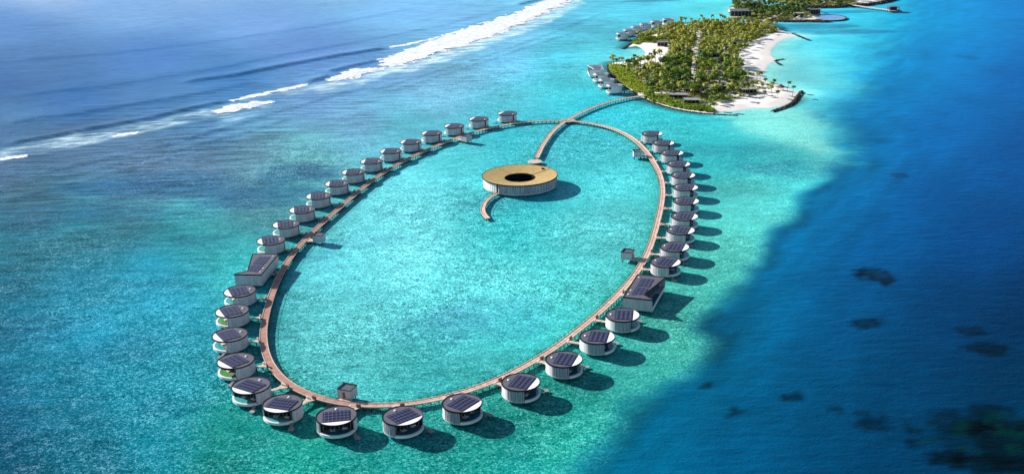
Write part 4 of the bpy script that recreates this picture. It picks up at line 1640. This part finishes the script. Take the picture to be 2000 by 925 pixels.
def build_island(name, isl, veg, step=3.0):
    xs = np.arange(min(p.x for p in isl) - 12, max(p.x for p in isl) + 12, step)
    ys = np.arange(min(p.y for p in isl) - 12, max(p.y for p in isl) + 12, step)
    X, Y = np.meshgrid(xs, ys)
    Z, s = island_height(X, Y, isl)
    me, used = grid_mesh(name, xs, ys, Z, s > -9)
    v = sstep(-4, 5, sdist(X, Y, veg) + (fbm(X, Y, 9, 3) - .5) * 12) if veg else sstep(4, 12, s)
    d, _, _ = dist_line(X, Y, PATH1)
    v = v * sstep(1.4, 2.8, d)
    v = v * sstep(0.68, 0.52, fbm(X + 300, Y, 18, 3))
    if isl is not ISLE:
        v = np.maximum(v * 1.0, sstep(.42, .5, fbm(X + 90, Y, 22, 3)))
        if isl is ISLE3: v = v * sstep(-16, 0, -sdist(X, Y, line([(1680, -2), (1710, -8), (1740, 2), (1700, 9), (1672, 4)])))
    sand, soil = np.array([.86, .80, .74]), np.array([.17, .19, .06])
    col = sand * (1 - v[..., None]) + soil * v[..., None]
    wet = sstep(2.5, 0, s)
    col = col * (1 - .22 * wet[..., None])
    col *= (0.92 + .16 * fbm(X, Y, 12, 4))[..., None]
    rgba = np.concatenate([col, np.ones(X.shape + (1,))], -1).reshape(-1, 4)[used]
    set_color(me, 'ground', rgba)
    m_ = bpy.data.materials.get('island_ground') or bpy.data.materials.new('island_ground')
    m_.use_nodes = True
    t = m_.node_tree
    p = t.nodes['Principled BSDF']
    p.inputs['Roughness'].default_value = .95
    p.inputs['Specular IOR Level'].default_value = .1
    if not t.nodes.get('gcol'):
        a = t.nodes.new('ShaderNodeAttribute')
        a.name = 'gcol'
        a.attribute_name = 'ground'
        t.links.new(a.outputs['Color'], p.inputs['Base Color'])
    me.materials.append(m_)
    o = bpy.data.objects.new(name, me)
    C.objects.link(o)
    tag(o, kind='structure')


VEG2 = line([(1455, 35), (1480, 35), (1500, 39), (1540, 42), (1556, 41), (1585, 30), (1585, 24), (1570, 20), (1552, 16.5), (1520, 15), (1495, 13), (1472, 9), (1442, 8), (1432, 14), (1440, 30)])
VEG3 = line([(1482, -2), (1520, 3), (1550, 8), (1582, 13), (1615, 14), (1650, 12), (1672, 6), (1700, -2), (1690, -14), (1600, -18), (1500, -12)])
build_island('island_ground', ISLE, VEG)
build_island('island_ground', ISLE2, VEG2)
build_island('island_ground', ISLE3, VEG3)

# ---------------------------------------------------------------- vegetation
def make_palm(seed, h):
    r = random.Random(seed)
    root = empty('palm_tree', (0, 0, -2000))
    mb = MB()
    lean = Vector((r.uniform(-1, 1), r.uniform(-1, 1), 0)) * h * .12
    pts = [Vector((lean.x * (k / 5) ** 2, lean.y * (k / 5) ** 2, h * k / 5 - (.5 if k == 0 else 0))) for k in range(6)]
    for k in range(5): mb.tube(pts[k], pts[k + 1], .26 - .03 * k, .23 - .03 * k, 6)
    mb.build('trunk', M['trunk'], root)
    top = pts[-1]
    mb = MB()
    nf = r.randint(14, 18)
    for i in range(nf):
        az = 2 * math.pi * i / nf + r.uniform(-.2, .2)
        el = r.uniform(-.1, 1.15)
        L = r.uniform(2.9, 4.0)
        d = Vector((math.cos(az), math.sin(az), 0))
        side = Vector((-d.y, d.x, 0))
        prev = None
        pos = top.copy()
        e = el
        K = 6
        for k in range(K + 1):
            wdt = .12 + .75 * math.sin(math.pi * min(1, (k + .4) / (K + .6))) ** .8
            drop = Vector((0, 0, -.38 * wdt))
            row = (pos + side * wdt + drop, pos.copy(), pos - side * wdt + drop)
            if prev:
                mb.poly([prev[0], row[0], row[1], prev[1]])
                mb.poly([prev[1], row[1], row[2], prev[2]])
            prev = row
            pos = pos + (d * math.cos(e) + Vector((0, 0, math.sin(e)))) * (L / K)
            e -= .34
    mb.build('crown', M['palmleaf'], root, normals=False)
    return root


def leafball(mb, c, rad, n, r, leaf=.7, flat=.75):
    for _ in range(n):
        v = Vector((r.gauss(0, 1), r.gauss(0, 1), r.gauss(0, 1))).normalized()
        q = c + Vector((v.x * rad, v.y * rad, v.z * rad * flat)) * r.uniform(.62, 1.05)
        nrm = (v + Vector((r.uniform(-.8, .8), r.uniform(-.8, .8), r.uniform(-.2, .9)))).normalized()
        x = nrm.orthogonal().normalized()
        x = Matrix.Rotation(r.uniform(0, 6.28), 3, nrm) @ x
        y = nrm.cross(x)
        s = leaf * r.uniform(.6, 1.3)
        mb.poly([q + x * s, q + y * s * .7, q - x * s, q - y * s * .7])


def make_tree(seed, h, spread, n=420):
    r = random.Random(seed)
    root = empty('leafy_tree', (0, 0, -2000))
    mb = MB()
    fork = h * .42
    mb.tube((0, 0, -.4), (0, 0, fork), .38, .26, 7)
    tips = []
    for i in range(6):
        a = 2 * math.pi * i / 6 + r.uniform(-.4, .4)
        q = Vector((math.cos(a) * spread * r.uniform(.35, .75), math.sin(a) * spread * r.uniform(.35, .75), h * r.uniform(.62, .92)))
        mb.tube((0, 0, fork * r.uniform(.8, 1)), q, .17, .07, 5)
        tips.append(q)
    tips.append(Vector((0, 0, h * .95)))
    mb.tube((0, 0, fork), tips[-1], .2, .08, 5)
    mb.build('trunk', M['trunk'], root)
    mb = MB()
    for q in tips: leafball(mb, q, spread * r.uniform(.34, .52), n // 7, r, .62)
    mb.build('crown', M['treeleaf'], root, normals=False)
    return root


palms = [make_palm(s, h) for s, h in ((1, 8.5), (2, 10), (3, 7), (4, 11.5), (5, 9), (6, 6))]
trees = [make_tree(s, h, w) for s, h, w in ((11, 7.5, 4.6), (12, 9.5, 5.2), (13, 6, 4.0))]
used_proto = set()


def plant(p, protos, x, y, z, label, cat, group, sc=1.0):
    o = p if p.name not in used_proto else copy_tree(p)
    used_proto.add(p.name)
    o.location = (x, y, z)
    o.rotation_euler = (0, 0, RNG.uniform(0, 6.28))
    o.scale = (sc, sc, sc * RNG.uniform(.92, 1.1))
    tag(o, label, cat, group)
    return o


ROOFS = [(1322, 190), (1345, 197), (1365, 172), (1395, 175), (1424, 170), (1461, 180), (1392, 108), (1405, 117), (1400, 129), (1396, 141),
         (1437, 84), (1294, 86), (1322, 96), (1424, 92)]
roof_xy = [at(x, y, 1.8) for x, y in ROOFS]


def scatter(poly, n, mind, rr):
    x0, x1 = min(p.x for p in poly), max(p.x for p in poly)
    y0, y1 = min(p.y for p in poly), max(p.y for p in poly)
    out = []
    tries = 0
    while len(out) < n and tries < n * 60:
        tries += 1
        x, y = rr.uniform(x0, x1), rr.uniform(y0, y1)
        if not inside(np.array([x]), np.array([y]), poly)[0]: continue
        if any((x - a) ** 2 + (y - b) ** 2 < mind ** 2 for a, b in out): continue
        out.append((x, y))
    return out


rr = random.Random(21)
cand = scatter(VEG, 760, 4.6, rr)
pathd = lambda x, y: dist_line(np.array([x]), np.array([y]), PATH1)[0][0]
spots = []
for x, y in cand:
    if pathd(x, y) < 3.4: continue
    if any(abs(x - q.x) < 8 and -7 < y - q.y < 7 for q in roof_xy): continue
    hd = sdist(np.array([x]), np.array([y]), VEG)[0]
    if hd < 2: continue
    q = Vector((x, y, 0))
    # low shrub belt in front stays free of trees
    if y < at(1330, 192).y and x < at(1392, 215).x and hd < 27: continue
    if x < at(1250, 160).x and y < at(1200, 132).y and hd < 13: continue
    spots.append((x, y))
spots.sort(key=lambda s: s[1])
far_spots = spots[300:] if len(spots) > 300 else []
MARKS = [(1355, 88, 'top end of the white path'), (1358, 125, 'middle of the white path'), (1352, 158, 'lower end of the white path'), (1394, 175, 'long flat-roofed pavilion'),
         (1325, 190, 'low beige house'), (1461, 180, 'house by the right spit'), (1424, 172, 'grey-roofed house left of the spit'), (1402, 122, 'small grey roofs in the grove'),
         (1432, 90, 'pale roof by the upper beach'), (1296, 92, 'beige house of the left bay'), (1322, 98, 'grey roof behind the left bay'), (1275, 118, 'lower sand of the left bay'),
         (1235, 150, 'left bank shrubs'), (1290, 150, 'middle of the left wood'), (1285, 175, 'footbridge landing'), (1300, 70, 'far row of shore villas'), (1445, 140, 'broad right beach'),
         (1400, 70, 'back of the island'), (1480, 62, 'far right groyne'), (1355, 60, 'back of the white path')]
MARK_XY = [(at(x, y), n) for x, y, n in MARKS]


def near_mark(x, y):
    q, n = min(MARK_XY, key=lambda m: (m[0].x - x) ** 2 + (m[0].y - y) ** 2)
    dx, dy = x - q.x, y - q.y
    if abs(dx) < 5 and abs(dy) < 9: return 'right beside the ' + n
    if abs(dx) * 1.7 > abs(dy): return ('right of the ' if dx > 0 else 'left of the ') + n
    return ('behind the ' if dy > 0 else 'in front of the ') + n


path_x = lambda y: np.interp(y, [p.y for p in PATH1][::-1], [p.x for p in PATH1][::-1])
n_p = n_t = 0
midY = at(1350, 110).y
for x, y in spots[:268]:
    z = ISLE_H - .1
    k = fbm(np.array([x]), np.array([y]), 45, 2)[0]
    w_ = near_mark(x, y)
    if rr.random() < (0.25 if k < .5 else .55):
        p_ = rr.choice(trees)
        plant(p_, None, x, y, z, 'leafy green tree, %s, %s' % (('middle-sized', 'tall and wide', 'low and round')[trees.index(p_)], w_), 'tree',
              'leafy trees on the main island', rr.uniform(.7, 1.3))
        n_t += 1
    else:
        p_ = rr.choice(palms)
        plant(p_, None, x, y, z, '%s palm tree %s' % (('middle-sized', 'high', 'short', 'very tall', 'slim', 'very low')[palms.index(p_)], w_), 'palm tree',
              'palms of the main island wood', rr.uniform(.72, 1.32))
        n_p += 1
# palms on the sand spit and round the bay
spit = [(1441, 119), (1446, 127), (1449, 131), (1446, 143), (1468, 160), (1478, 158), (1484, 163), (1488, 170), (1477, 171), (1494, 166), (1500, 176), (1471, 184), (1480, 186),
        (1493, 190), (1508, 190), (1519, 190), (1538, 178), (1548, 187), (1506, 182), (1490, 180), (1466, 170), (1387, 214), (1395, 214), (1512, 165), (1462, 150)]
for i, (px, py) in enumerate(spit):
    p = at(px, py, 1.4)
    p_ = rr.choice(palms)
    lm = [(1560, 190, 'curved breakwater'), (1524, 176, 'thatched shelter'), (1461, 180, 'flat-roofed house by the spit'), (1520, 122, 'two short groynes'), (1440, 122, 'middle of the wood edge'),
          (1482, 162, 'narrowest part of the beach'), (1490, 190, 'front sand'), (1391, 216, 'low rock spur'), (1505, 185, 'middle of the spit')]
    L_ = min(lm, key=lambda m: (m[0] - px) ** 2 + (2.5 * (m[1] - py)) ** 2)
    side = ('left of' if px < L_[0] - 3 else 'right of' if px > L_[0] + 3 else 'behind' if py < L_[1] else 'before')
    plant(p_, None, p.x, p.y, 1.3, '%s palm standing on white sand %s the %s' % (('middle-sized', 'high', 'short', 'very tall', 'slim', 'very low')[palms.index(p_)], side, L_[2]), 'palm tree', 'palms on the right sand spit', rr.uniform(.7, .95))
for px, py in [(1193, 127), (1198, 129), (1204, 127), (1210, 126), (1215, 127), (1232, 127), (1237, 126), (1243, 127), (1250, 123), (1258, 121), (1270, 122)]:
    p = at(px, py, 1.4)
    plant(rr.choice(palms), None, p.x, p.y, 1.2, 'palm on the sand between the left bay and the shrubs', 'palm tree', 'palms along the left bay', rr.uniform(.8, 1.0))
p = at(1278, 106, 1.4)
plant(palms[5], None, p.x, p.y, 1.4, 'lone palm on the white sand of the left bay', 'palm tree', None, .8)


def tree_mass(name, pts, label, cat, rr, zb=ISLE_H - .1):
    """far wood that reads as one mass"""
    mb = MB()
    tr = MB()
    src = [[(k, [Vector(v.co) for v in k.data.vertices], [tuple(f.vertices) for f in k.data.polygons]) for k in KIDS[p.name]] for p in palms + trees]
    for x, y in pts:
        s = rr.choice(src)
        sc, a = rr.uniform(.75, 1.05), rr.uniform(0, 6.28)
        m_ = Matrix.Translation((x, y, zb)) @ Matrix.Rotation(a, 4, 'Z') @ Matrix.Scale(sc, 4)
        for k, vs, fs in s:
            t = tr if k.name.startswith('trunk') else mb
            n = len(t.v)
            t.v += [tuple(m_ @ v) for v in vs]
            t.f += [tuple(n + i for i in f) for f in fs]
    o = mb.build(name, M['palmleaf'], None, normals=False)
    tag(o, label, cat, kind='stuff')
    # trunks join the same object
    me = o.data
    o2 = tr.build('trunks', M['trunk'], o, normals=False)
    return o


rest = spots[268:]
if rest: tree_mass('distant_wood', rest, 'far edge of the palm wood at the back of the main island', 'trees', rr)
pts2 = [s for s in scatter(VEG2, 210, 5.0, rr)]
bl2 = [at(1447, 28, 2), at(1469, 9, 2), at(1560, 32, 2), at(1593, 25, 2), at(1490, 24, 2)]
pts2 = [s for s in pts2 if not any(abs(s[0] - q.x) < 14 and -12 < s[1] - q.y < 12 for q in bl2)]
tree_mass('distant_wood', pts2, 'palms and trees covering the second island behind the footbridge', 'trees', rr)
tree_mass('distant_wood', scatter(VEG3, 260, 6.0, rr), 'band of trees on the farthest island at the top edge', 'trees', rr)


def shrub_mass(name, poly_pts, m, label, cat, n, size, rr, zb=1.3, leaf=.75, per=26):
    mb = MB()
    for x, y in scatter(poly_pts, n, size * .75, rr):
        if pathd(x, y) < 3.5: continue
        s = size * rr.uniform(.6, 1.25)
        leafball(mb, Vector((x, y, zb + s * .25)), s, per, rr, leaf, .7)
    o = mb.build(name, m, None, normals=False)
    tag(o, label, cat, kind='stuff')
    return o


H1 = line([(1258, 190), (1262, 184), (1290, 188), (1320, 199), (1350, 205), (1385, 211), (1397, 219), (1390, 220.5), (1350, 216), (1311, 209), (1276, 199)])
H2 = line([(1190, 128), (1215, 130), (1232, 134), (1236, 145), (1250, 158), (1262, 170), (1290, 180), (1262, 184), (1243, 182), (1226, 171), (1210, 159), (1197, 146), (1189, 134)])
H3 = line([(1234, 86), (1245, 79), (1262, 72), (1275, 76), (1290, 84), (1262, 85.5), (1243, 88.5)])
shrub_mass('green_shrubs', H1, M['hedge'], 'bright green shrubs on the near bank of the island', 'shrubs', 420, 1.6, rr, zb=1.2)
shrub_mass('green_shrubs', H2, M['hedge'], 'bright green shrubs on the left bank beside the island villas', 'shrubs', 420, 1.6, rr, zb=1.2)
shrub_mass('green_shrubs', H3, M['hedge'], 'green shrubs above the small sandy bay', 'shrubs', 200, 1.8, rr, zb=1.2)
shrub_mass('undergrowth', VEG, M['under'], 'mixed low undergrowth beneath the island palms', 'undergrowth', 2300, 1.7, rr, zb=1.5, per=18, leaf=.85)
shrub_mass('undergrowth', VEG2, M['under'], 'low undergrowth on the second island', 'undergrowth', 260, 2.0, rr, zb=1.5, per=16, leaf=.9)
shrub_mass('undergrowth', VEG3, M['under'], 'low undergrowth on the farthest island', 'undergrowth', 300, 2.4, rr, zb=1.5, per=16, leaf=1.0)

# white sand path through the wood
pp = catmull([Vector((p.x, p.y, 1.75)) for p in PATH1], 4)
o = ribbon('path', pp, [2.3 + .9 * math.sin(i * 1.7) for i in range(len(pp))], 1.6, 2.25, M['sandpath'], None)
tag(o, kind='structure')

# ---------------------------------------------------------------- rocks
def rocks(name, pp, width, height, label, rr, n_per_m=1.2, z=0.0, big=1.0):
    L = line(pp)
    path = catmull(L, 1.0)
    mb = MB()
    fr = frames(path)
    for p, t, nrm in fr:
        for _ in range(max(1, int(n_per_m * width))):
            o = rr.uniform(-.5, .5)
            q = p + nrm * (o * width) + t * rr.uniform(-.6, .6)
            s = rr.uniform(.45, 1.0) * big
            zz = z + height * (1 - abs(o) * 1.6) - .3 + rr.uniform(-.2, .2)
            bm = bmesh.new()
            bmesh.ops.create_icosphere(bm, subdivisions=1, radius=s)
            base = len(mb.v)
            for v in bm.verts:
                w = v.co * rr.uniform(.72, 1.15)
                mb.v.append((q.x + w.x, q.y + w.y, zz + w.z * .75))
            for f in bm.faces: mb.f.append(tuple(base + v.index for v in f.verts))
            bm.free()
    o = mb.build(name, M['rock'], None)
    tag(o, label, 'breakwater' if name == 'breakwater' else 'rocks', 'rock breakwaters round the islands')
    return o


rocks('breakwater', [(1508, 219), (1530, 212), (1548, 203), (1557, 192), (1566, 180)], 4.6, 1.8, 'dark curved rock breakwater at the tip of the right sand spit', rr)
rocks('breakwater', [(1256, 193), (1275, 201), (1311, 212), (1350, 219.5), (1390, 223.5), (1415, 225), (1440, 226)], 2.6, .8, 'low dark rock edge along the near bank ending in a thin spur', rr)
rocks('breakwater', [(1548, 67), (1560, 71), (1572, 76), (1583, 80)], 3.6, 1.0, 'straight rock groyne running out from the far right beach', rr)
rocks('breakwater', [(1513, 120), (1522, 117.5), (1531, 116.5)], 3.2, 1.0, 'upper of two short dark groynes on the right beach', rr)
rocks('breakwater', [(1516, 122), (1521, 125), (1526, 128)], 3.0, 1.0, 'lower of two short dark groynes on the right beach', rr)
rocks('breakwater', [(1217, 96), (1225, 91), (1233, 86), (1240, 82)], 3.6, 1.2, 'dark rock groyne guarding the small left bay', rr)
rocks('breakwater', [(1244, 184), (1226, 174), (1208, 161), (1194, 147), (1187, 133), (1191, 124)], 2.4, .9, 'rock edge of the bank behind the island villas', rr)
rocks('breakwater', [(1490, 40), (1520, 42.5), (1545, 43.5), (1580, 43.5), (1620, 44)], 7.0, 2.4, 'dark rock edge along the second island', rr, .6, big=1.7)
rocks('breakwater', [(1560, 14), (1600, 16), (1650, 14.5), (1695, 11), (1730, 5), (1760, -4)], 9, 3.2, 'dark rock edge along the farthest island', rr, .4, big=2.2)

# ---------------------------------------------------------------- villas on the shore of the island
ISLAND_VILLAS = [(1173, 146, 186, 'round island villa next to the long one, third from the footbridge'),
                 (1184, 157, 186, 'round island villa between its neighbours, second from the footbridge'),
                 (1199.5, 168, 186, 'round island villa closest to the footbridge end'),
                 (1215.5, 66.5, 190, 'frontmost round villa of the far row by the small bay'),
                 (1229, 59.5, 190, 'second villa of the far row counted from the small bay'),
                 (1244, 53.5, 190, 'third villa of the far row counted from the small bay'),
                 (1260.5, 48, 190, 'fourth villa of the far row counted from the small bay'),
                 (1282, 43, 190, 'fifth villa of the far row, second from its hidden end'),
                 (1305, 38.5, 190, 'farthest villa of the far row, half hidden by palms')]
paleroof = mat('pale_boarded_roof', (0.19, 0.18, 0.22), .6, .3, noise=(.5, .15))
sheenpanel = mat('sky_sheen_panel', (0.12, 0.12, 0.17), .35, .4, noise=(.8, .15))  # grazing sky reflection put into the panel colour


def lighten_roof(o):
    for ch in KIDS[o.name]:
        if ch.name.startswith('wall'):
            ch.material_slots[0].link = 'OBJECT'
            ch.material_slots[0].material = M['whitewall']
        if not ch.name.startswith('roof'): continue
        for q in [ch] + KIDS.get(ch.name, []):
            m_ = paleroof if q is ch else sheenpanel if q.name.startswith('solar') else M['slab'] if q.name.startswith('roof_rim') else None
            if m_:
                q.material_slots[0].link = 'OBJECT'
                q.material_slots[0].material = m_


for px, py, deg, lab in ISLAND_VILLAS:
    c = at(px, py, 7.2)
    o = copy_tree(proto)
    # the copies carry the first villa's own spur: replace it with a plain one
    o.location = (c.x, c.y, 0)
    o.rotation_euler = (0, 0, R(deg))
    o.scale = (.92, .92, 1.1)
    tag(o, lab, 'villa', 'round villas along the island shore')
    for ch in list(KIDS[o.name]):
        if ch.name.startswith('entry_walkway'):
            for g in KIDS.get(ch.name, []): bpy.data.objects.remove(g)
            KIDS[o.name].remove(ch)
            bpy.data.objects.remove(ch)
    lighten_roof(o)
    mb = MB()
    mb.box((-13, 0, DZ - .15), (11, 2.2, .28))
    e = mb.build('entry_walkway', M['concrete'], o)
    for x in (-10.5, -15.5):
        for s in (-1, 1):
            mb = MB()
            mb.tube((x, s * .85, -1.2), (x, s * .85, DZ - .29), .18)
            mb.build('post', M['post'], e)
o = make_long_villa(-1)
c = at(1163, 134, 7.6)
o.location = (c.x, c.y, 0)
o.rotation_euler = (0, 0, R(180))
o.scale = (.95, .85, 1.1)
lighten_roof(o)
tag(o, 'long villa with slanting roof at the head of the island villas', 'villa')
mb = MB()
mb.box((-12.5, 0, DZ - .15), (11, 2.2, .28))
mb.build('entry_walkway', M['concrete'], o)

# ---------------------------------------------------------------- low buildings among the trees
def flat_house(px, py, w, d, h, rot, label, roofm, wallm, zb=1.7, name='flat_roofed_house', n=5, over=.5):
    c = at(px, py, zb + h)
    root = empty(name, (c.x, c.y, 0), R(rot))
    tag(root, label, 'building')
    mb = MB()
    mb.box((0, d * .2, zb + h / 2 - .3), (w - 1, d * .6, h + .6))
    mb.build('wall', wallm, root)
    mb = MB()
    mb.box((0, 0, zb + h + .2), (w + over, d + over, .35))
    r_ = mb.build('roof', roofm, root)
    mb = MB()
    for s in (-1, 1):
        mb.box((0, s * (d + over) / 2, zb + h + .3), (w + over + .3, .3, .6))
        mb.box((s * (w + over) / 2, 0, zb + h + .3), (.3, d + over - .31, .59))
    mb.build('roof_edge', M['concrete'], r_)
    mb = MB()
    mb.box((0, -d * .1 - .06, zb + h * .5), (w - 1.8, .1, h * .82))
    mb.build('glass_front', M['glass'], root)
    for i in range(n):
        mb = MB()
        mb.box((-w / 2 + .3 + (w - .6) * i / (n - 1), -d / 2 + .2, zb + h / 2 - .2), (.28, .28, h + .4))
        mb.build('post', M['beige'], root)
    mb = MB()
    mb.box((0, -d * .35, zb + .1), (w, d * .55, .3))
    mb.build('terrace', M['beige'], root)
    return root


grey = mat('grey_roof', (0.20, 0.20, 0.22), .8, .2, noise=(.4, .3))
lgrey = mat('light_grey_roof', (0.30, 0.29, 0.29), .8, .2, noise=(.4, .3))
flat_house(1394, 168, 21, 10, 4.2, 8, 'long flat-roofed pavilion with dark openings near the front of the island', lgrey, M['frame'], n=6)
flat_house(1354, 173, 15, 8, 3.8, -25, 'smaller dark-fronted pavilion just left of the long one', lgrey, M['beige'])
flat_house(1325, 184, 17, 9, 3.2, -14, 'low beige flat-roofed house behind the bright green bank', lgrey, M['beige'])
flat_house(1351, 194, 14, 9, 3.2, -10, 'low grey flat-roofed house at the front, right behind the shrubs', lgrey, M['beige'])
flat_house(1461, 173, 16, 10, 3.8, 5, 'flat-roofed house at the edge of the right spit palms', lgrey, M['concrete'])
flat_house(1425, 167, 12, 9, 3.2, -8, 'grey-roofed house between the pavilion and the right spit', grey, M['concrete'])
for px, py, w, lab in [(1394, 104, 14, 'small grey roof in the grove, uppermost of four right of the path'), (1405, 114, 11, 'small grey roof in the grove, second of four right of the path'),
                       (1402, 126, 12, 'small grey roof in the grove, third of four right of the path'), (1395, 138, 13, 'small grey roof in the grove, lowest of four right of the path'),
                       (1436, 81, 15, 'pale roof at the upper right edge of the wood by the beach'), (1424, 90, 12, 'pale roof a little left and below the one by the upper beach'),
                       (1294, 82, 12, 'beige house at the back of the small left bay'), (1322, 91, 16, 'grey roof between the small bay and the white path')]:
    flat_house(px, py, w, 8, 4.6, RNG.uniform(-15, 15), lab, grey, M['beige'] if py in (82,) else M['concrete'], n=4)

# thatched parasol hut on the spit
c = at(1524, 176, 1.5)
root = empty('thatched_hut', (c.x, c.y, 1.4))
tag(root, 'small conical thatched shelter on the sand spit near the breakwater', 'shelter')
mb = MB()
n = 14
for i in range(n):
    a, b = 2 * math.pi * i / n, 2 * math.pi * (i + 1) / n
    mb.poly([(0, 0, 6.0), (4.3 * math.cos(a), 4.3 * math.sin(a), 3.0), (4.3 * math.cos(b), 4.3 * math.sin(b), 3.0)])
    mb.poly([(0, 0, 5.6), (4.3 * math.cos(b), 4.3 * math.sin(b), 2.9), (4.3 * math.cos(a), 4.3 * math.sin(a), 2.9)])
mb.build('thatched_roof', M['thatch'], root)
for i in range(5):
    a = 2 * math.pi * i / 5
    mb = MB()
    mb.tube((3 * math.cos(a), 3 * math.sin(a), -.3), (3 * math.cos(a), 3 * math.sin(a), 3.4), .14)
    mb.build('post', M['post'], root)

# ---------------------------------------------------------------- second island
dark = mat('dark_slate_roof', (0.13, 0.125, 0.15), .7, .3, noise=(.3, .2))
flat_house(1447, 20, 27, 20, 7.5, -6, 'big dark pavilion with a flat slate roof at the left of the second island', dark, M['frame'], n=7, over=1.5)
flat_house(1470, 4.5, 24, 18, 6.5, -4, 'dark flat-roofed building at the top edge behind the big pavilion', dark, M['frame'], n=6, over=1.5)
flat_house(1559, 26, 13, 10, 5, 0, 'white-decked building beside the lagoon pool', lgrey, M['frame'], n=4)
flat_house(1592, 18.5, 14, 9, 6, 0, 'dark boxy building behind the round pool', dark, M['frame'], n=5)
# round lagoon pool
c = at(1617, 34, 1.6)
root = empty('round_pool', (c.x, c.y, 0))
tag(root, 'round blue lagoon pool ringed by a dark rim beside the second island', 'pool')
n = 48
rx = 23
ry = 27
ell = lambda k: [(math.cos(2 * math.pi * i / n) * rx * k, math.sin(2 * math.pi * i / n) * ry * k) for i in range(n)]
mb = MB()
mb.prism(ell(.93), .2, 1.5)
mb.build('pool_water', mat('pool_blue', (0.10, 0.30, 0.62), .15, .4, noise=(.2, .15)), root)
mb = MB()
o_, i_ = ell(1.0), ell(.92)
for i in range(n):
    j = (i + 1) % n
    mb.poly([(*i_[i], 1.7), (*o_[i], 1.7), (*o_[j], 1.7), (*i_[j], 1.7)])
    mb.poly([(*o_[i], 1.7), (*ell(1.04)[i], -1), (*ell(1.04)[j], -1), (*o_[j], 1.7)])
    mb.poly([(*i_[j], 1.7), (*i_[j], .2), (*i_[i], .2), (*i_[i], 1.7)])
mb.build('pool_rim', M['rock'], root)
mb = MB()
c2 = at(1572, 36, 2.1)
root = empty('pool_terrace', (c2.x, c2.y, 0))
tag(root, 'white sandy terrace between the round pool and its building', 'terrace')
mb.prism([(-14, -6), (6, -12), (20, -6), (14, 8), (-4, 12), (-14, 6)], 1.2, 2.15)
mb.build('paving', M['sandpath'], root)
for i, (x, y) in enumerate([(-10, -3), (-6, 4), (-4, -8), (6, 6), (10, -4)]):
    mb = MB()
    n = 8
    for k in range(n):
        a, b = 2 * math.pi * k / n, 2 * math.pi * (k + 1) / n
        mb.poly([(0, 0, 2.9), (1.9 * math.cos(a), 1.9 * math.sin(a), 2.3), (1.9 * math.cos(b), 1.9 * math.sin(b), 2.3)])
    mb.tube((0, 0, 0), (0, 0, 2.85), .06)
    o = mb.build('parasol', M['crescent'], None)
    o.location = (c2.x + x, c2.y + y, 2.15)
    tag(o, 'tiny white parasol on the sandy terrace beside the round pool', 'parasol', 'parasols on the pool terrace')
# bridges and the far pier
walkway('footbridge', catmull(line([(1476, 48), (1488, 42), (1500, 37), (1512, 32.5)], 2.6), 5), 5.5,
        'short beige footbridge linking the main island to the second island', 'footbridge')
o = ribbon('path', catmull(line([(1512, 33), (1520, 29), (1527, 25), (1533, 20)], 2.4), 5), 6, 1.4, 2.45, M['sandpath'], None)
tag(o, kind='structure')
walkway('footbridge', catmull(line([(1556, 15), (1564, 11), (1572, 8)], 2.6), 5), 5,
        'small pale footbridge between the second and the farthest island', 'footbridge')
walkway('pier', catmull(line([(1655, 8), (1675, 11.5), (1700, 15), (1735, 19.5)], 2.6), 6), 4.0,
        'long straight pier leading from the farthest island to a hut', 'pier')
c = at(1746, 20, 2.4)
root = empty('pier_hut', (c.x, c.y, 0))
tag(root, 'dark open hut on a platform at the end of the far pier', 'hut')
mb = MB()
mb.box((0, 0, 2.3), (16, 16, .5))
mb.build('platform', M['concrete'], root)
mb = MB()
mb.box((-1, 0, 7.2), (12, 12, .5))
mb.build('roof', dark, root)
mb = MB()
mb.box((-1, 2, 4.7), (9, 6, 4.4))
mb.build('wall', M['frame'], root)
for x, y in ((-6.5, -5.5), (4.5, -5.5), (4.5, 5.5), (-6.5, 5.5)):
    mb = MB()
    mb.tube((x, y, -1.5), (x, y, 7), .3)
    mb.build('post', M['post'], root)

# unused prototypes do not stay
for p in palms + trees:
    if p.name not in used_proto:
        for k in KIDS.get(p.name, []): bpy.data.objects.remove(k)
        bpy.data.objects.remove(p)
print('villas', len(VILLA_ROOTS), 'palms', n_p, 'trees', n_t, 'rest', len(rest), 'objects', len(C.objects))
